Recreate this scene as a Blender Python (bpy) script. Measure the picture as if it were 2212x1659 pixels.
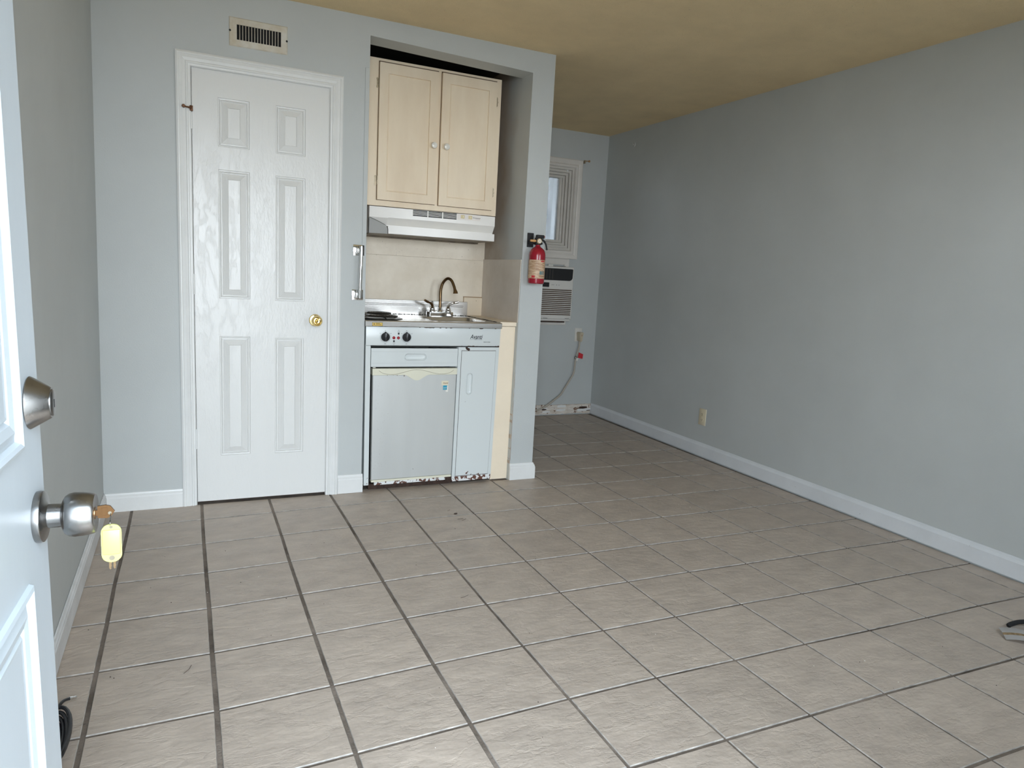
import bpy, bmesh, math, random
from mathutils import Vector, Matrix
random.seed(7)
for o in list(bpy.data.objects): bpy.data.objects.remove(o)
SC = bpy.context.scene
COL = SC.collection
PI = math.pi

# ------------------------------------------------------------------ camera, world, exposure
cam_d = bpy.data.cameras.new('camera'); cam = bpy.data.objects.new('camera', cam_d); COL.objects.link(cam)
YAW, PITCH, ROLL = 0.4387, -0.1523, 0.0534
fw = Vector((math.sin(YAW)*math.cos(PITCH), math.cos(YAW)*math.cos(PITCH), math.sin(PITCH)))
rt = Vector((math.cos(YAW), -math.sin(YAW), 0)); up = rt.cross(fw)
r2 = rt*math.cos(ROLL)+up*math.sin(ROLL); u2 = -rt*math.sin(ROLL)+up*math.cos(ROLL)
m = Matrix((( r2.x, u2.x, -fw.x), (r2.y, u2.y, -fw.y), (r2.z, u2.z, -fw.z))).to_4x4()
m.translation = Vector((0.2542, -3.685, 1.2066)); cam.matrix_world = m
cam_d.sensor_width = 36; cam_d.lens = 1517.4/2212*36; cam_d.clip_start = 0.02; cam_d.clip_end = 100
SC.camera = cam
SC.view_settings.view_transform = 'Standard'; SC.view_settings.look = 'None'
SC.view_settings.gamma = 1; SC.view_settings.use_curve_mapping = False
SC.view_settings.exposure = 0.0

world = bpy.data.worlds.new('world'); SC.world = world; world.use_nodes = True
wn = world.node_tree; wn.nodes.clear()
wo = wn.nodes.new('ShaderNodeOutputWorld'); bg = wn.nodes.new('ShaderNodeBackground')
tc = wn.nodes.new('ShaderNodeTexCoord'); sx = wn.nodes.new('ShaderNodeSeparateXYZ'); rp = wn.nodes.new('ShaderNodeValToRGB')
wn.links.new(tc.outputs['Generated'], sx.inputs[0]); wn.links.new(sx.outputs['Z'], rp.inputs[0])
rp.color_ramp.elements[0].position = 0.0; rp.color_ramp.elements[0].color = (0.86, 0.93, 1.0, 1)
rp.color_ramp.elements[1].position = 0.6; rp.color_ramp.elements[1].color = (0.70, 0.85, 1.0, 1)
wn.links.new(rp.outputs[0], bg.inputs[0]); bg.inputs[1].default_value = 22.5
wn.links.new(bg.outputs[0], wo.inputs[0])

def portal(name, loc, rot, sx_, sy_):
    l = bpy.data.lights.new(name, 'AREA'); l.shape = 'RECTANGLE'; l.size = sx_; l.size_y = sy_
    l.cycles.is_portal = True
    o = bpy.data.objects.new(name, l); o.location = loc; o.rotation_euler = rot; COL.objects.link(o)
portal('doorway_portal', (0.50, -3.72, 1.02), (PI/2, 0, 0), 0.93, 2.04)
portal('front_window_portal', (2.75, -3.72, 1.60), (PI/2, 0, 0), 0.70, 0.64)
portal('window_portal', (2.93, 1.95, 1.80), (-PI/2, 0, 0), 0.62, 0.72)
try:
    SC.cycles.max_bounces = 10; SC.cycles.diffuse_bounces = 6; SC.cycles.glossy_bounces = 5
    SC.cycles.use_denoising = True
    SC.cycles.sample_clamp_indirect = 6
    SC.cycles.caustics_reflective = False; SC.cycles.caustics_refractive = False
except Exception as e: print(e)

# ------------------------------------------------------------------ materials
MATS = {}
def mat(name, col, rough=0.5, metal=0.0, var=0.0, vscale=6.0, col2=None, bump=0.0, bscale=80.0, stretch=(1,1,1),
        spec=0.5, rand=0.0, speck=None, emit=None, coat=0.0, trans=0.0, rough_var=0.0):
    if name in MATS: return MATS[name]
    M = bpy.data.materials.new(name); M.use_nodes = True; MATS[name] = M
    nt = M.node_tree; N = nt.nodes; L = nt.links
    b = N['Principled BSDF']; c = tuple(col)+(1,)
    b.inputs['Base Color'].default_value = c; b.inputs['Roughness'].default_value = rough
    b.inputs['Metallic'].default_value = metal; b.inputs['Specular IOR Level'].default_value = spec
    if coat: b.inputs['Coat Weight'].default_value = coat; b.inputs['Coat Roughness'].default_value = 0.15
    if trans: b.inputs['Transmission Weight'].default_value = trans
    if emit: b.inputs['Emission Color'].default_value = tuple(emit[0])+(1,); b.inputs['Emission Strength'].default_value = emit[1]
    tcn = N.new('ShaderNodeTexCoord'); mp = N.new('ShaderNodeMapping'); mp.inputs['Scale'].default_value = stretch
    L.new(tcn.outputs['Object'], mp.inputs[0])
    vec = mp.outputs[0]; out = None
    if var or col2:
        n = N.new('ShaderNodeTexNoise'); n.inputs['Scale'].default_value = vscale; n.inputs['Detail'].default_value = 6; n.inputs['Roughness'].default_value = 0.6
        L.new(vec, n.inputs[0])
        r = N.new('ShaderNodeValToRGB'); L.new(n.outputs[0], r.inputs[0])
        d2 = col2 if col2 else tuple(min(1, x*(1-var)) for x in col)
        d1 = col if col2 else tuple(min(1, x*(1+var*0.5)) for x in col)
        r.color_ramp.elements[0].position = 0.3; r.color_ramp.elements[0].color = tuple(d2)+(1,)
        r.color_ramp.elements[1].position = 0.68; r.color_ramp.elements[1].color = tuple(d1)+(1,)
        out = r.outputs[0]
    if rand:
        oi = N.new('ShaderNodeObjectInfo'); hs = N.new('ShaderNodeHueSaturation')
        mr = N.new('ShaderNodeMapRange'); mr.inputs[3].default_value = 1-rand; mr.inputs[4].default_value = 1+rand
        L.new(oi.outputs['Random'], mr.inputs[0]); L.new(mr.outputs[0], hs.inputs['Value'])
        if out: L.new(out, hs.inputs['Color'])
        else: hs.inputs['Color'].default_value = c
        out = hs.outputs[0]
    if speck:   # (scale, threshold, colour, mask axis or None, mask lo, mask hi)
        sc_, th, sc_col = speck[0], speck[1], speck[2]
        n2 = N.new('ShaderNodeTexNoise'); n2.inputs['Scale'].default_value = sc_; n2.inputs['Detail'].default_value = 3
        L.new(tcn.outputs['Object'], n2.inputs[0])
        val = n2.outputs[0]
        if len(speck) > 3:
            sp = N.new('ShaderNodeSeparateXYZ'); L.new(tcn.outputs['Object'], sp.inputs[0])
            mr2 = N.new('ShaderNodeMapRange'); mr2.inputs[1].default_value = speck[4]; mr2.inputs[2].default_value = speck[5]
            mr2.inputs[3].default_value = speck[6] if len(speck) > 6 else 0.2; mr2.inputs[4].default_value = 0
            L.new(sp.outputs[speck[3]], mr2.inputs[0])
            ad = N.new('ShaderNodeMath'); ad.operation = 'ADD'; L.new(val, ad.inputs[0]); L.new(mr2.outputs[0], ad.inputs[1]); val = ad.outputs[0]
        r2_ = N.new('ShaderNodeValToRGB'); L.new(val, r2_.inputs[0])
        r2_.color_ramp.elements[0].position = th; r2_.color_ramp.elements[0].color = (0,0,0,1)
        r2_.color_ramp.elements[1].position = th+0.02; r2_.color_ramp.elements[1].color = (1,1,1,1)
        mx = N.new('ShaderNodeMix'); mx.data_type = 'RGBA'
        L.new(r2_.outputs[0], mx.inputs[0])
        if out: L.new(out, mx.inputs[6])
        else: mx.inputs[6].default_value = c
        mx.inputs[7].default_value = tuple(sc_col)+(1,); out = mx.outputs[2]
    if out: L.new(out, b.inputs['Base Color'])
    if bump:
        n3 = N.new('ShaderNodeTexNoise'); n3.inputs['Scale'].default_value = bscale; n3.inputs['Detail'].default_value = 4
        L.new(vec, n3.inputs[0]); bp = N.new('ShaderNodeBump'); bp.inputs['Strength'].default_value = bump; bp.inputs['Distance'].default_value = 0.004
        L.new(n3.outputs[0], bp.inputs['Height']); L.new(bp.outputs[0], b.inputs['Normal'])
    if rough_var:
        n4 = N.new('ShaderNodeTexNoise'); n4.inputs['Scale'].default_value = 9; n4.inputs['Detail'].default_value = 5
        L.new(vec, n4.inputs[0]); m4 = N.new('ShaderNodeMapRange'); m4.inputs[3].default_value = max(0.03, rough-rough_var); m4.inputs[4].default_value = rough+rough_var
        L.new(n4.outputs[0], m4.inputs[0]); L.new(m4.outputs[0], b.inputs['Roughness'])
    return M

PAINT   = mat('wall_paint', (0.485, 0.507, 0.50), 0.55, var=0.05, vscale=2.2, bump=0.10, bscale=160, rough_var=0.05)
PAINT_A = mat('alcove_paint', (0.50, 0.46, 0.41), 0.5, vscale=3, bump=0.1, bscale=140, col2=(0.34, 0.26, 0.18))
CEIL    = mat('ceiling_texture_paint', (0.82, 0.645, 0.385), 0.9, var=0.08, vscale=3.5, bump=1.0, bscale=190, speck=(130, 0.715, (0.42, 0.33, 0.21)))
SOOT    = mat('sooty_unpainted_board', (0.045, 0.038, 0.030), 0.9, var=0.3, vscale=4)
WHITE   = mat('white_gloss_paint', (0.70, 0.70, 0.68), 0.30, bump=0.22, bscale=110, stretch=(1,1,0.35), rough_var=0.06)
WHITE_S = mat('white_steel_door_paint', (0.52, 0.575, 0.62), 0.38, bump=0.05, bscale=60, stretch=(1,1,0.3), var=0.04, vscale=6)
TRIM    = mat('white_trim_paint', (0.72, 0.725, 0.71), 0.35, var=0.05, vscale=7, bump=0.15, bscale=70)
TRIM_W  = mat('worn_grey_white_trim', (0.70, 0.70, 0.70), 0.45, var=0.15, vscale=9, bump=0.25, bscale=60, speck=(60, 0.70, (0.40, 0.38, 0.36)))
PEEL    = mat('peeling_white_wood', (0.74, 0.70, 0.64), 0.7, stretch=(1.2, 1, 7), col2=(0.50, 0.42, 0.34), vscale=7, bump=0.8, bscale=30, speck=(34, 0.60, (0.20, 0.12, 0.08)))
TILE    = mat('glazed_stone_tile', (0.50, 0.415, 0.342), 0.42, col2=(0.39, 0.322, 0.266), vscale=8.5, bump=0.75, bscale=24, stretch=(1, 1.6, 1), rand=0.045, speck=(150, 0.755, (0.20, 0.165, 0.14)), rough_var=0.10)
TILE_E  = mat('tile_edge_sheen', (0.42, 0.38, 0.34), 0.5, var=0.45, vscale=30)  # sheen on the bevels, put into the colour as a paler edge
GROUT   = mat('dirty_grout', (0.26, 0.21, 0.17), 0.9, col2=(0.065, 0.048, 0.034), vscale=4.5, bump=0.6, bscale=120)
CREAM   = mat('cream_cabinet_paint', (0.86, 0.735, 0.56), 0.42, col2=(0.76, 0.62, 0.45), vscale=3.2, bump=0.12, bscale=60, stretch=(2, 1, 0.5), speck=(45, 0.79, (0.22, 0.15, 0.09)))
CREAM_D = mat('crease_grime_shadow', (0.16, 0.10, 0.06), 0.8)
CREAM_F = mat('cream_filler_paint', (0.84, 0.725, 0.565), 0.5, var=0.06, vscale=4, bump=0.1, bscale=70, speck=(60, 0.76, (0.35, 0.25, 0.16)))
BEIGE   = mat('beige_wall_board', (0.92, 0.83, 0.695), 0.55, col2=(0.78, 0.68, 0.54), vscale=5, bump=0.2, bscale=90, speck=(140, 0.715, (0.22, 0.16, 0.11)))
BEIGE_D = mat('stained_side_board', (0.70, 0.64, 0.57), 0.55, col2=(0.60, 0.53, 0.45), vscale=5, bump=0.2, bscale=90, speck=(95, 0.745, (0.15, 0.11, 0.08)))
ENAMEL  = mat('white_enamel', (0.63, 0.665, 0.66), 0.28, var=0.03, vscale=5, bump=0.03, bscale=20)
ENAMEL_R = mat('white_enamel_rust_foot', (0.63, 0.665, 0.66), 0.3, speck=(55, 0.78, (0.10, 0.04, 0.025), 'Z', 0.03, 0.11, 0.22))
ENAMEL_B = mat('rust_eaten_enamel', (0.72, 0.73, 0.72), 0.45, bump=0.4, bscale=90, speck=(48, 0.525, (0.11, 0.045, 0.03)))
FRIDGE  = mat('grey_white_fridge_skin', (0.51, 0.52, 0.505), 0.42, var=0.05, vscale=3, bump=0.05, bscale=200, stretch=(3, 1, 0.4), speck=(170, 0.80, (0.25, 0.22, 0.2), 'X', -0.22, -0.12, 0.09))
FRIDGE_P = mat('yellowed_fridge_plastic', (0.70, 0.68, 0.55), 0.4, var=0.04)
RUST    = mat('dark_rust', (0.048, 0.026, 0.018), 0.9, var=0.5, vscale=40, bump=0.8, bscale=90)
HOODW   = mat('hood_white_enamel', (0.80, 0.78, 0.74), 0.25, var=0.04, vscale=5)
HOOD_G  = mat('hood_end_grey', (0.34, 0.34, 0.325), 0.5)
YELLOWED = mat('yellowed_switch_plastic', (0.74, 0.64, 0.38), 0.4)
BLACK   = mat('black_plastic', (0.012, 0.012, 0.014), 0.22)
BLACKM  = mat('matte_black', (0.010, 0.010, 0.011), 0.7)
DARK    = mat('dark_void', (0.006, 0.005, 0.005), 0.9)
STEEL   = mat('brushed_stainless', (0.62, 0.60, 0.57), 0.27, 1.0, var=0.05, vscale=5, bump=0.05, bscale=220, stretch=(0.05, 1, 1), rough_var=0.08)
SATIN   = mat('satin_nickel', (0.32, 0.315, 0.31), 0.27, 1.0, var=0.25, vscale=25, rough_var=0.06)
CHROME  = mat('chrome', (0.82, 0.82, 0.82), 0.06, 1.0)
BRONZE  = mat('aged_bronze_chrome', (0.25, 0.165, 0.09), 0.17, 1.0, var=0.35, vscale=14)
BRASS   = mat('polished_brass', (0.80, 0.62, 0.28), 0.13, 1.0)
KEYB    = mat('brass_key', (0.11, 0.060, 0.028), 0.4, 1.0)
KEYS_   = mat('worn_brass_key', (0.20, 0.14, 0.08), 0.4, 1.0)
COIL    = mat('black_coil_element', (0.022, 0.018, 0.016), 0.35, 0.4)
PAN     = mat('stained_drip_pan', (0.07, 0.06, 0.055), 0.35, 0.8, var=0.5, vscale=20)
RED     = mat('red_extinguisher_enamel', (0.30, 0.006, 0.020), 0.25, coat=0.2)
REDL    = mat('red_lens', (0.30, 0.008, 0.018), 0.12)
REDTAG  = mat('red_warning_tag', (0.55, 0.025, 0.035), 0.45, var=0.2, vscale=60)
LABEL   = mat('extinguisher_label', (0.68, 0.52, 0.36), 0.5, col2=(0.33, 0.17, 0.09), vscale=30, stretch=(1, 1, 5))
LABELT  = mat('label_teal_print', (0.03, 0.17, 0.20), 0.5)
IVORY   = mat('ivory_plate', (0.62, 0.55, 0.40), 0.35)
IVORY_P = mat('beige_plug_plastic', (0.52, 0.45, 0.33), 0.4)
CORDM   = mat('beige_cord_rubber', (0.42, 0.375, 0.31), 0.5)
OUTW    = mat('white_outlet_plate', (0.66, 0.64, 0.59), 0.4)
ACW     = mat('ac_white_plastic', (0.70, 0.68, 0.64), 0.4, var=0.04)
YTAG    = mat('yellow_plastic_tag', (0.50, 0.53, 0.15), 0.35)
PAPER   = mat('printed_paper', (0.62, 0.60, 0.58), 0.6)
PAPER_T = mat('tan_print_band', (0.50, 0.36, 0.20), 0.6, var=0.4, vscale=90)
PAPER_O = mat('orange_print', (0.50, 0.17, 0.09), 0.6)
GOLD    = mat('gold_sticker', (0.62, 0.43, 0.10), 0.35)
SILV    = mat('ivory_badge', (0.72, 0.66, 0.50), 0.4)
BLUE    = mat('blue_efficiency_sticker', (0.02, 0.30, 0.44), 0.4)
INK     = mat('black_ink', (0.015, 0.015, 0.018), 0.6)
INKR    = mat('brown_ink', (0.25, 0.12, 0.05), 0.6)
VENTM   = mat('aged_vent_enamel', (0.62, 0.60, 0.54), 0.45, col2=(0.50, 0.43, 0.31), vscale=14, speck=(30, 0.74, (0.36, 0.25, 0.12)))
PORCEL  = mat('white_porcelain', (0.78, 0.76, 0.70), 0.15)
HINGE_O = mat('tarnished_hinge', (0.48, 0.40, 0.28), 0.35, 0.6, var=0.4, vscale=80)
RUSTH   = mat('rusty_brass_hook', (0.15, 0.07, 0.035), 0.55, 0.6)
LEAF    = mat('dry_leaf', (0.05, 0.03, 0.02), 0.8)
CONC    = mat('exterior_concrete', (0.17, 0.155, 0.13), 0.9, var=0.1, vscale=1.5)
OUTB    = mat('exterior_white_lumber', (0.80, 0.82, 0.84), 0.6, var=0.45, vscale=16, stretch=(1, 1, 0.15))
GLASS   = mat('obscure_window_glass', (0.82, 0.91, 0.97), 0.22, trans=1.0, bump=0.25, bscale=45, stretch=(1, 1, 0.25))
gt = GLASS.node_tree; gt.nodes.clear()
_o = gt.nodes.new('ShaderNodeOutputMaterial'); _m = gt.nodes.new('ShaderNodeMixShader'); _t = gt.nodes.new('ShaderNodeBsdfTransparent'); _l = gt.nodes.new('ShaderNodeBsdfTranslucent')
_m2 = gt.nodes.new('ShaderNodeMixShader'); _g = gt.nodes.new('ShaderNodeBsdfGlossy'); _f = gt.nodes.new('ShaderNodeFresnel'); _g.inputs['Roughness'].default_value = 0.2
_t.inputs[0].default_value = (0.60, 0.61, 0.62, 1); _l.inputs[0].default_value = (0.08, 0.09, 0.10, 1); _m.inputs[0].default_value = 0.45
gt.links.new(_t.outputs[0], _m.inputs[1]); gt.links.new(_l.outputs[0], _m.inputs[2]); gt.links.new(_f.outputs[0], _m2.inputs[0]); gt.links.new(_m.outputs[0], _m2.inputs[1]); gt.links.new(_g.outputs[0], _m2.inputs[2]); gt.links.new(_m2.outputs[0], _o.inputs[0])
SASH    = mat('grey_white_sash', (0.60, 0.57, 0.52), 0.45, var=0.08, vscale=8)
WCAS    = mat('aged_window_casing', (0.68, 0.645, 0.60), 0.45, var=0.06, vscale=8)
EDGEP   = mat('peeling_paint_edge', (0.46, 0.38, 0.31), 0.8, var=0.35, vscale=30)

def add_creases(M, scale, strength, stretch):
    nt = M.node_tree; N = nt.nodes; L = nt.links; b = N['Principled BSDF']
    t = N.new('ShaderNodeTexCoord'); mp = N.new('ShaderNodeMapping'); mp.inputs['Scale'].default_value = stretch; mp.inputs['Rotation'].default_value = (0, 0, .35); L.new(t.outputs['Object'], mp.inputs[0])
    n1 = N.new('ShaderNodeTexNoise'); n1.inputs['Scale'].default_value = scale; n1.inputs['Detail'].default_value = 7; n1.inputs['Roughness'].default_value = .62; L.new(mp.outputs[0], n1.inputs[0])
    sb = N.new('ShaderNodeMath'); sb.operation = 'SUBTRACT'; sb.inputs[1].default_value = .5; L.new(n1.outputs[0], sb.inputs[0])
    ab = N.new('ShaderNodeMath'); ab.operation = 'ABSOLUTE'; L.new(sb.outputs[0], ab.inputs[0])
    mr = N.new('ShaderNodeMapRange'); mr.inputs[1].default_value = 0; mr.inputs[2].default_value = .035; L.new(ab.outputs[0], mr.inputs[0])
    bp = N.new('ShaderNodeBump'); bp.inputs['Strength'].default_value = strength; bp.inputs['Distance'].default_value = .0012; L.new(mr.outputs[0], bp.inputs['Height'])
    prev = b.inputs['Normal'].links[0].from_socket if b.inputs['Normal'].links else None
    if prev: L.new(prev, bp.inputs['Normal'])
    L.new(bp.outputs[0], b.inputs['Normal'])
add_creases(TILE, 5.5, .55, (1, 1.7, 1))
add_creases(WHITE, 9, .25, (1.6, 1, .6))

# ------------------------------------------------------------------ geometry helpers
def wloc(o):
    v = Vector((0,0,0))
    while o is not None:
        v += o.location; o = o.parent
    return v
def link(name, bm, mats, parent=None, smooth=False, kind=None, origin=None, warp=None, recalc=True):
    if recalc: bmesh.ops.recalc_face_normals(bm, faces=bm.faces[:])
    base = wloc(parent) if parent is not None else Vector(origin or (0,0,0))
    for v in bm.verts:
        if warp: v.co = Vector(warp(v.co))
        v.co -= base
    me = bpy.data.meshes.new(name); bm.to_mesh(me); bm.free()
    for mm in (mats if isinstance(mats, (list, tuple)) else [mats]): me.materials.append(mm)
    if smooth:
        for p in me.polygons: p.use_smooth = True
        try: me.set_sharp_from_angle(angle=math.radians(38))
        except Exception: pass
    o = bpy.data.objects.new(name, me); COL.objects.link(o)
    if parent is not None: o.parent = parent
    else: o.location = base
    if kind: o['kind'] = kind
    return o
def thing(name, label, cat, loc, group=None):
    o = bpy.data.objects.new(name, None); COL.objects.link(o); o.location = loc; o.empty_display_size = 0.05
    o['label'] = label; o['category'] = cat
    if group: o['group'] = group
    return o
def tag(o, label, cat, group=None):
    o['label'] = label; o['category'] = cat
    if group: o['group'] = group
    return o
def box(bm, x0, x1, y0, y1, z0, z1, mi=0, bev=0.0, seg=2):
    vs = [bm.verts.new((x, y, z)) for x in (x0, x1) for y in (y0, y1) for z in (z0, z1)]
    F = [(0,1,3,2), (4,6,7,5), (0,4,5,1), (2,3,7,6), (0,2,6,4), (1,5,7,3)]
    fs = [bm.faces.new([vs[i] for i in f]) for f in F]
    for f in fs: f.material_index = mi
    if bev:
        es = list({e for f in fs for e in f.edges})
        r = bmesh.ops.bevel(bm, geom=es, offset=bev, segments=seg, affect='EDGES', profile=0.5)
        for f in r['faces']: f.material_index = mi
    return vs
def prism(bm, poly, axis, a0, a1, mi=0):
    """poly: 2D points; axis: extrusion axis 0/1/2; the other two axes in order."""
    def P(p, a):
        q = [p[0], p[1]]; q.insert(axis, a); return bm.verts.new(q)
    A = [P(p, a0) for p in poly]; B = [P(p, a1) for p in poly]; n = len(poly)
    fs = [bm.faces.new(A), bm.faces.new(B[::-1])]
    for i in range(n): fs.append(bm.faces.new([A[i], B[i], B[(i+1) % n], A[(i+1) % n]]))
    for f in fs: f.material_index = mi
    return fs
def rrect(x0, x1, z0, z1, r, n=6):
    pts = []
    for cx, cz, a in ((x1-r, z1-r, 0), (x0+r, z1-r, 90), (x0+r, z0+r, 180), (x1-r, z0+r, 270)):
        for i in range(n+1):
            t = math.radians(a+90*i/n); pts.append((cx+r*math.cos(t), cz+r*math.sin(t)))
    return pts
def lathe(bm, prof, origin, axis='z', seg=32, mi=0):
    """prof: (radius, height) list; axis 'z','y-','x'."""
    o = Vector(origin); rings = []
    for r, h in prof:
        ring = []
        for i in range(seg):
            t = 2*PI*i/seg; a, b = r*math.cos(t), r*math.sin(t)
            if axis == 'z': p = Vector((a, b, h))
            elif axis == 'y-': p = Vector((a, -h, b))
            else: p = Vector((h, a, b))
            ring.append(bm.verts.new(o+p))
        rings.append(ring)
    for k in range(len(rings)-1):
        for i in range(seg):
            f = bm.faces.new([rings[k][i], rings[k][(i+1) % seg], rings[k+1][(i+1) % seg], rings[k+1][i]]); f.material_index = mi
    for ring in (rings[0], rings[-1]):
        f = bm.faces.new(ring); f.material_index = mi
def smoothpath(pts, n=6, closed=False):
    P = [Vector(p) for p in pts]; out = []
    N = len(P)
    for i in range(N if closed else N-1):
        if closed: p0, p1, p2, p3 = P[i-1], P[i], P[(i+1) % N], P[(i+2) % N]
        else: p0, p1, p2, p3 = P[max(i-1, 0)], P[i], P[i+1], P[min(i+2, N-1)]
        for k in range(n):
            t = k/n
            out.append(0.5*((2*p1)+(-p0+p2)*t+(2*p0-5*p1+4*p2-p3)*t*t+(-p0+3*p1-3*p2+p3)*t**3))
    if not closed: out.append(P[-1])
    return out
def tube(bm, path, rad, seg=10, mi=0, cap=True):
    path = [Vector(p) for p in path]; n = len(path)
    R = rad if isinstance(rad, (list, tuple)) else [rad]*n
    rings = []; ref = Vector((0, 0, 1))
    d0 = (path[1]-path[0]).normalized()
    if abs(d0.dot(ref)) > 0.9: ref = Vector((1, 0, 0))
    nrm = d0.cross(ref).normalized()
    for i, p in enumerate(path):
        d = (path[min(i+1, n-1)]-path[max(i-1, 0)]).normalized()
        nrm = (nrm-d*nrm.dot(d)).normalized(); bn = d.cross(nrm)
        rings.append([bm.verts.new(p+(nrm*math.cos(2*PI*k/seg)+bn*math.sin(2*PI*k/seg))*R[i]) for k in range(seg)])
    for i in range(n-1):
        for k in range(seg):
            f = bm.faces.new([rings[i][k], rings[i][(k+1) % seg], rings[i+1][(k+1) % seg], rings[i+1][k]]); f.material_index = mi
    if cap:
        for r in (rings[0], rings[-1]): bm.faces.new(r).material_index = mi
def ring_frame(bm, x0, x1, z0, z1, prof, ax='y', mi=0, close=True):
    """mitred frame round a rectangle. prof: (inset from outer edge, coordinate along the face axis)."""
    loops = []
    for ins, d in prof:
        c = [(x0+ins, z0+ins), (x1-ins, z0+ins), (x1-ins, z1-ins), (x0+ins, z1-ins)]
        loops.append([bm.verts.new((a, d, b) if ax == 'y' else (d, a, b)) for a, b in c])
    K = len(loops)
    for k in range(K if close else K-1):
        A, B = loops[k], loops[(k+1) % K]
        for i in range(4):
            f = bm.faces.new([A[i], A[(i+1) % 4], B[(i+1) % 4], B[i]]); f.material_index = mi
    return loops
def door_leaf(bm, w0, w1, z0, z1, rects, face, back, ax='y', mi=0):
    """slab with rectangular openings on its face, openings are closed by the panels."""
    xs = sorted({w0, w1}|{r[0] for r in rects}|{r[1] for r in rects}); zs = sorted({z0, z1}|{r[2] for r in rects}|{r[3] for r in rects})
    def V(a, d, b): return bm.verts.new((a, d, b) if ax == 'y' else (d, a, b))
    for i in range(len(xs)-1):
        for j in range(len(zs)-1):
            cx, cz = (xs[i]+xs[i+1])/2, (zs[j]+zs[j+1])/2
            if any(r[0] < cx < r[1] and r[2] < cz < r[3] for r in rects): continue
            bm.faces.new([V(xs[i], face, zs[j]), V(xs[i+1], face, zs[j]), V(xs[i+1], face, zs[j+1]), V(xs[i], face, zs[j+1])])
    bmesh.ops.remove_doubles(bm, verts=bm.verts[:], dist=1e-5)
    c = [(w0, z0), (w1, z0), (w1, z1), (w0, z1)]
    A = [V(a, face, b) for a, b in c]; B = [V(a, back, b) for a, b in c]
    for i in range(4): bm.faces.new([A[i], A[(i+1) % 4], B[(i+1) % 4], B[i]])
    bm.faces.new(B)
def panel(bm, r, prof, ax='y'):
    """raised panel filling rect r: prof = (inset, coordinate)."""
    L = ring_frame(bm, r[0], r[1], r[2], r[3], prof, ax, close=False)
    bm.faces.new(L[-1])
def sweep(bm, path, prof, up_axis=(0,0,1), closed_ends=True, mi=0):
    """sweep profile (out, up) along a horizontal polyline with mitres; out = left normal of travel."""
    P = [Vector(p) for p in path]; n = len(P); rings = []
    for i in range(n):
        if i == 0: d = (P[1]-P[0]).normalized(); nr = Vector((-d.y, d.x, 0)); s = 1
        elif i == n-1: d = (P[-1]-P[-2]).normalized(); nr = Vector((-d.y, d.x, 0)); s = 1
        else:
            a = (P[i]-P[i-1]).normalized(); b = (P[i+1]-P[i]).normalized()
            na, nb = Vector((-a.y, a.x, 0)), Vector((-b.y, b.x, 0)); nr = (na+nb).normalized(); s = 1/max(0.3, nr.dot(na))
        rings.append([bm.verts.new(P[i]+nr*s*o+Vector((0, 0, h))) for o, h in prof])
    for i in range(n-1):
        for k in range(len(prof)):
            k2 = (k+1) % len(prof)
            f = bm.faces.new([rings[i][k], rings[i][k2], rings[i+1][k2], rings[i+1][k]]); f.material_index = mi
    for r in (rings[0], rings[-1]): bm.faces.new(r).material_index = mi
def text(name, body, size, loc, mat_, parent, rot=(PI/2, 0, 0), shear=0.0, ext=0.0002, sx=1.0):
    c = bpy.data.curves.new(name, 'FONT'); c.body = body; c.size = size; c.shear = shear; c.extrude = ext
    c.align_x = 'LEFT'; c.materials.append(mat_); c.resolution_u = 3; c.offset = size*0.012
    t_ = bpy.data.objects.new('tmp', c); me = bpy.data.meshes.new_from_object(t_); bpy.data.objects.remove(t_)
    if not me.materials: me.materials.append(mat_)
    o = bpy.data.objects.new(name, me); COL.objects.link(o); o.parent = parent
    o.location = Vector(loc)-wloc(parent); o.rotation_euler = rot; o.scale = (sx, 1, 1)
    return o
def disc(bm, cx, cz, r, y, y2, mi=0, n=20):
    prism(bm, [(cx+r*math.cos(2*PI*i/n), cz+r*math.sin(2*PI*i/n)) for i in range(n)], 1, y, y2, mi)
def B(): return bmesh.new()

# ------------------------------------------------------------------ room shell
H = 2.432
XO0, XO1 = 1.108, 2.006          # alcove opening
XC = 2.146                       # free corner of the kitchen partition
def xr(y, z):
    t = min(1, max(0, (y+2.0)/3.7))
    return (3.552+0.055*z/H)*(1-t)+(3.608-0.035*z/H)*t
def ybk(z): return 1.748-0.055*z/H
YB = 1.72

bm = B(); box(bm, -0.3, 3.9, -4.0, 2.0, -0.12, -0.0035)
floor = link('floor', bm, GROUT, kind='structure')
# tile grid: joints measured on the floor, rows bow slightly
S = 0.3125
dyc = [-.022, -.020, -.008, .003, .012, .013, .011, .009, .002, -.003, -.006, -.014]
dxr = {1: [5, -2, 6, 6, 14, 14, 14, 6, -2, -2, -12, -10], 3: [-1, -3, 0, 4, 4, 7, 7, 2, 4, 5, 4, -6]}
def node(c, r):
    ci = min(11, max(0, c)); dx = 0
    if r <= 1: dx = dxr[1][ci] if r == 1 else dxr[1][ci]*0.7
    elif r < 3: dx = (dxr[1][ci]+dxr[3][ci])/2
    elif r == 3: dx = dxr[3][ci]
    elif r == 4: dx = dxr[3][ci]*0.6
    rr = random.Random(c*101+r*13)
    return Vector((c*S+dx*0.001+rr.uniform(-.0012, .0012), (-r+0.3443)*S+dyc[ci]*(1 if 1 <= r <= 8 else 0.8)+rr.uniform(-.0012, .0012), 0))
JC = {0: .0062, 1: .0066, 2: .0058, 3: .0062, 4: .0050}     # half joint widths for the column joints
def hj(c): return JC.get(c, 0.0040)
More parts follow.
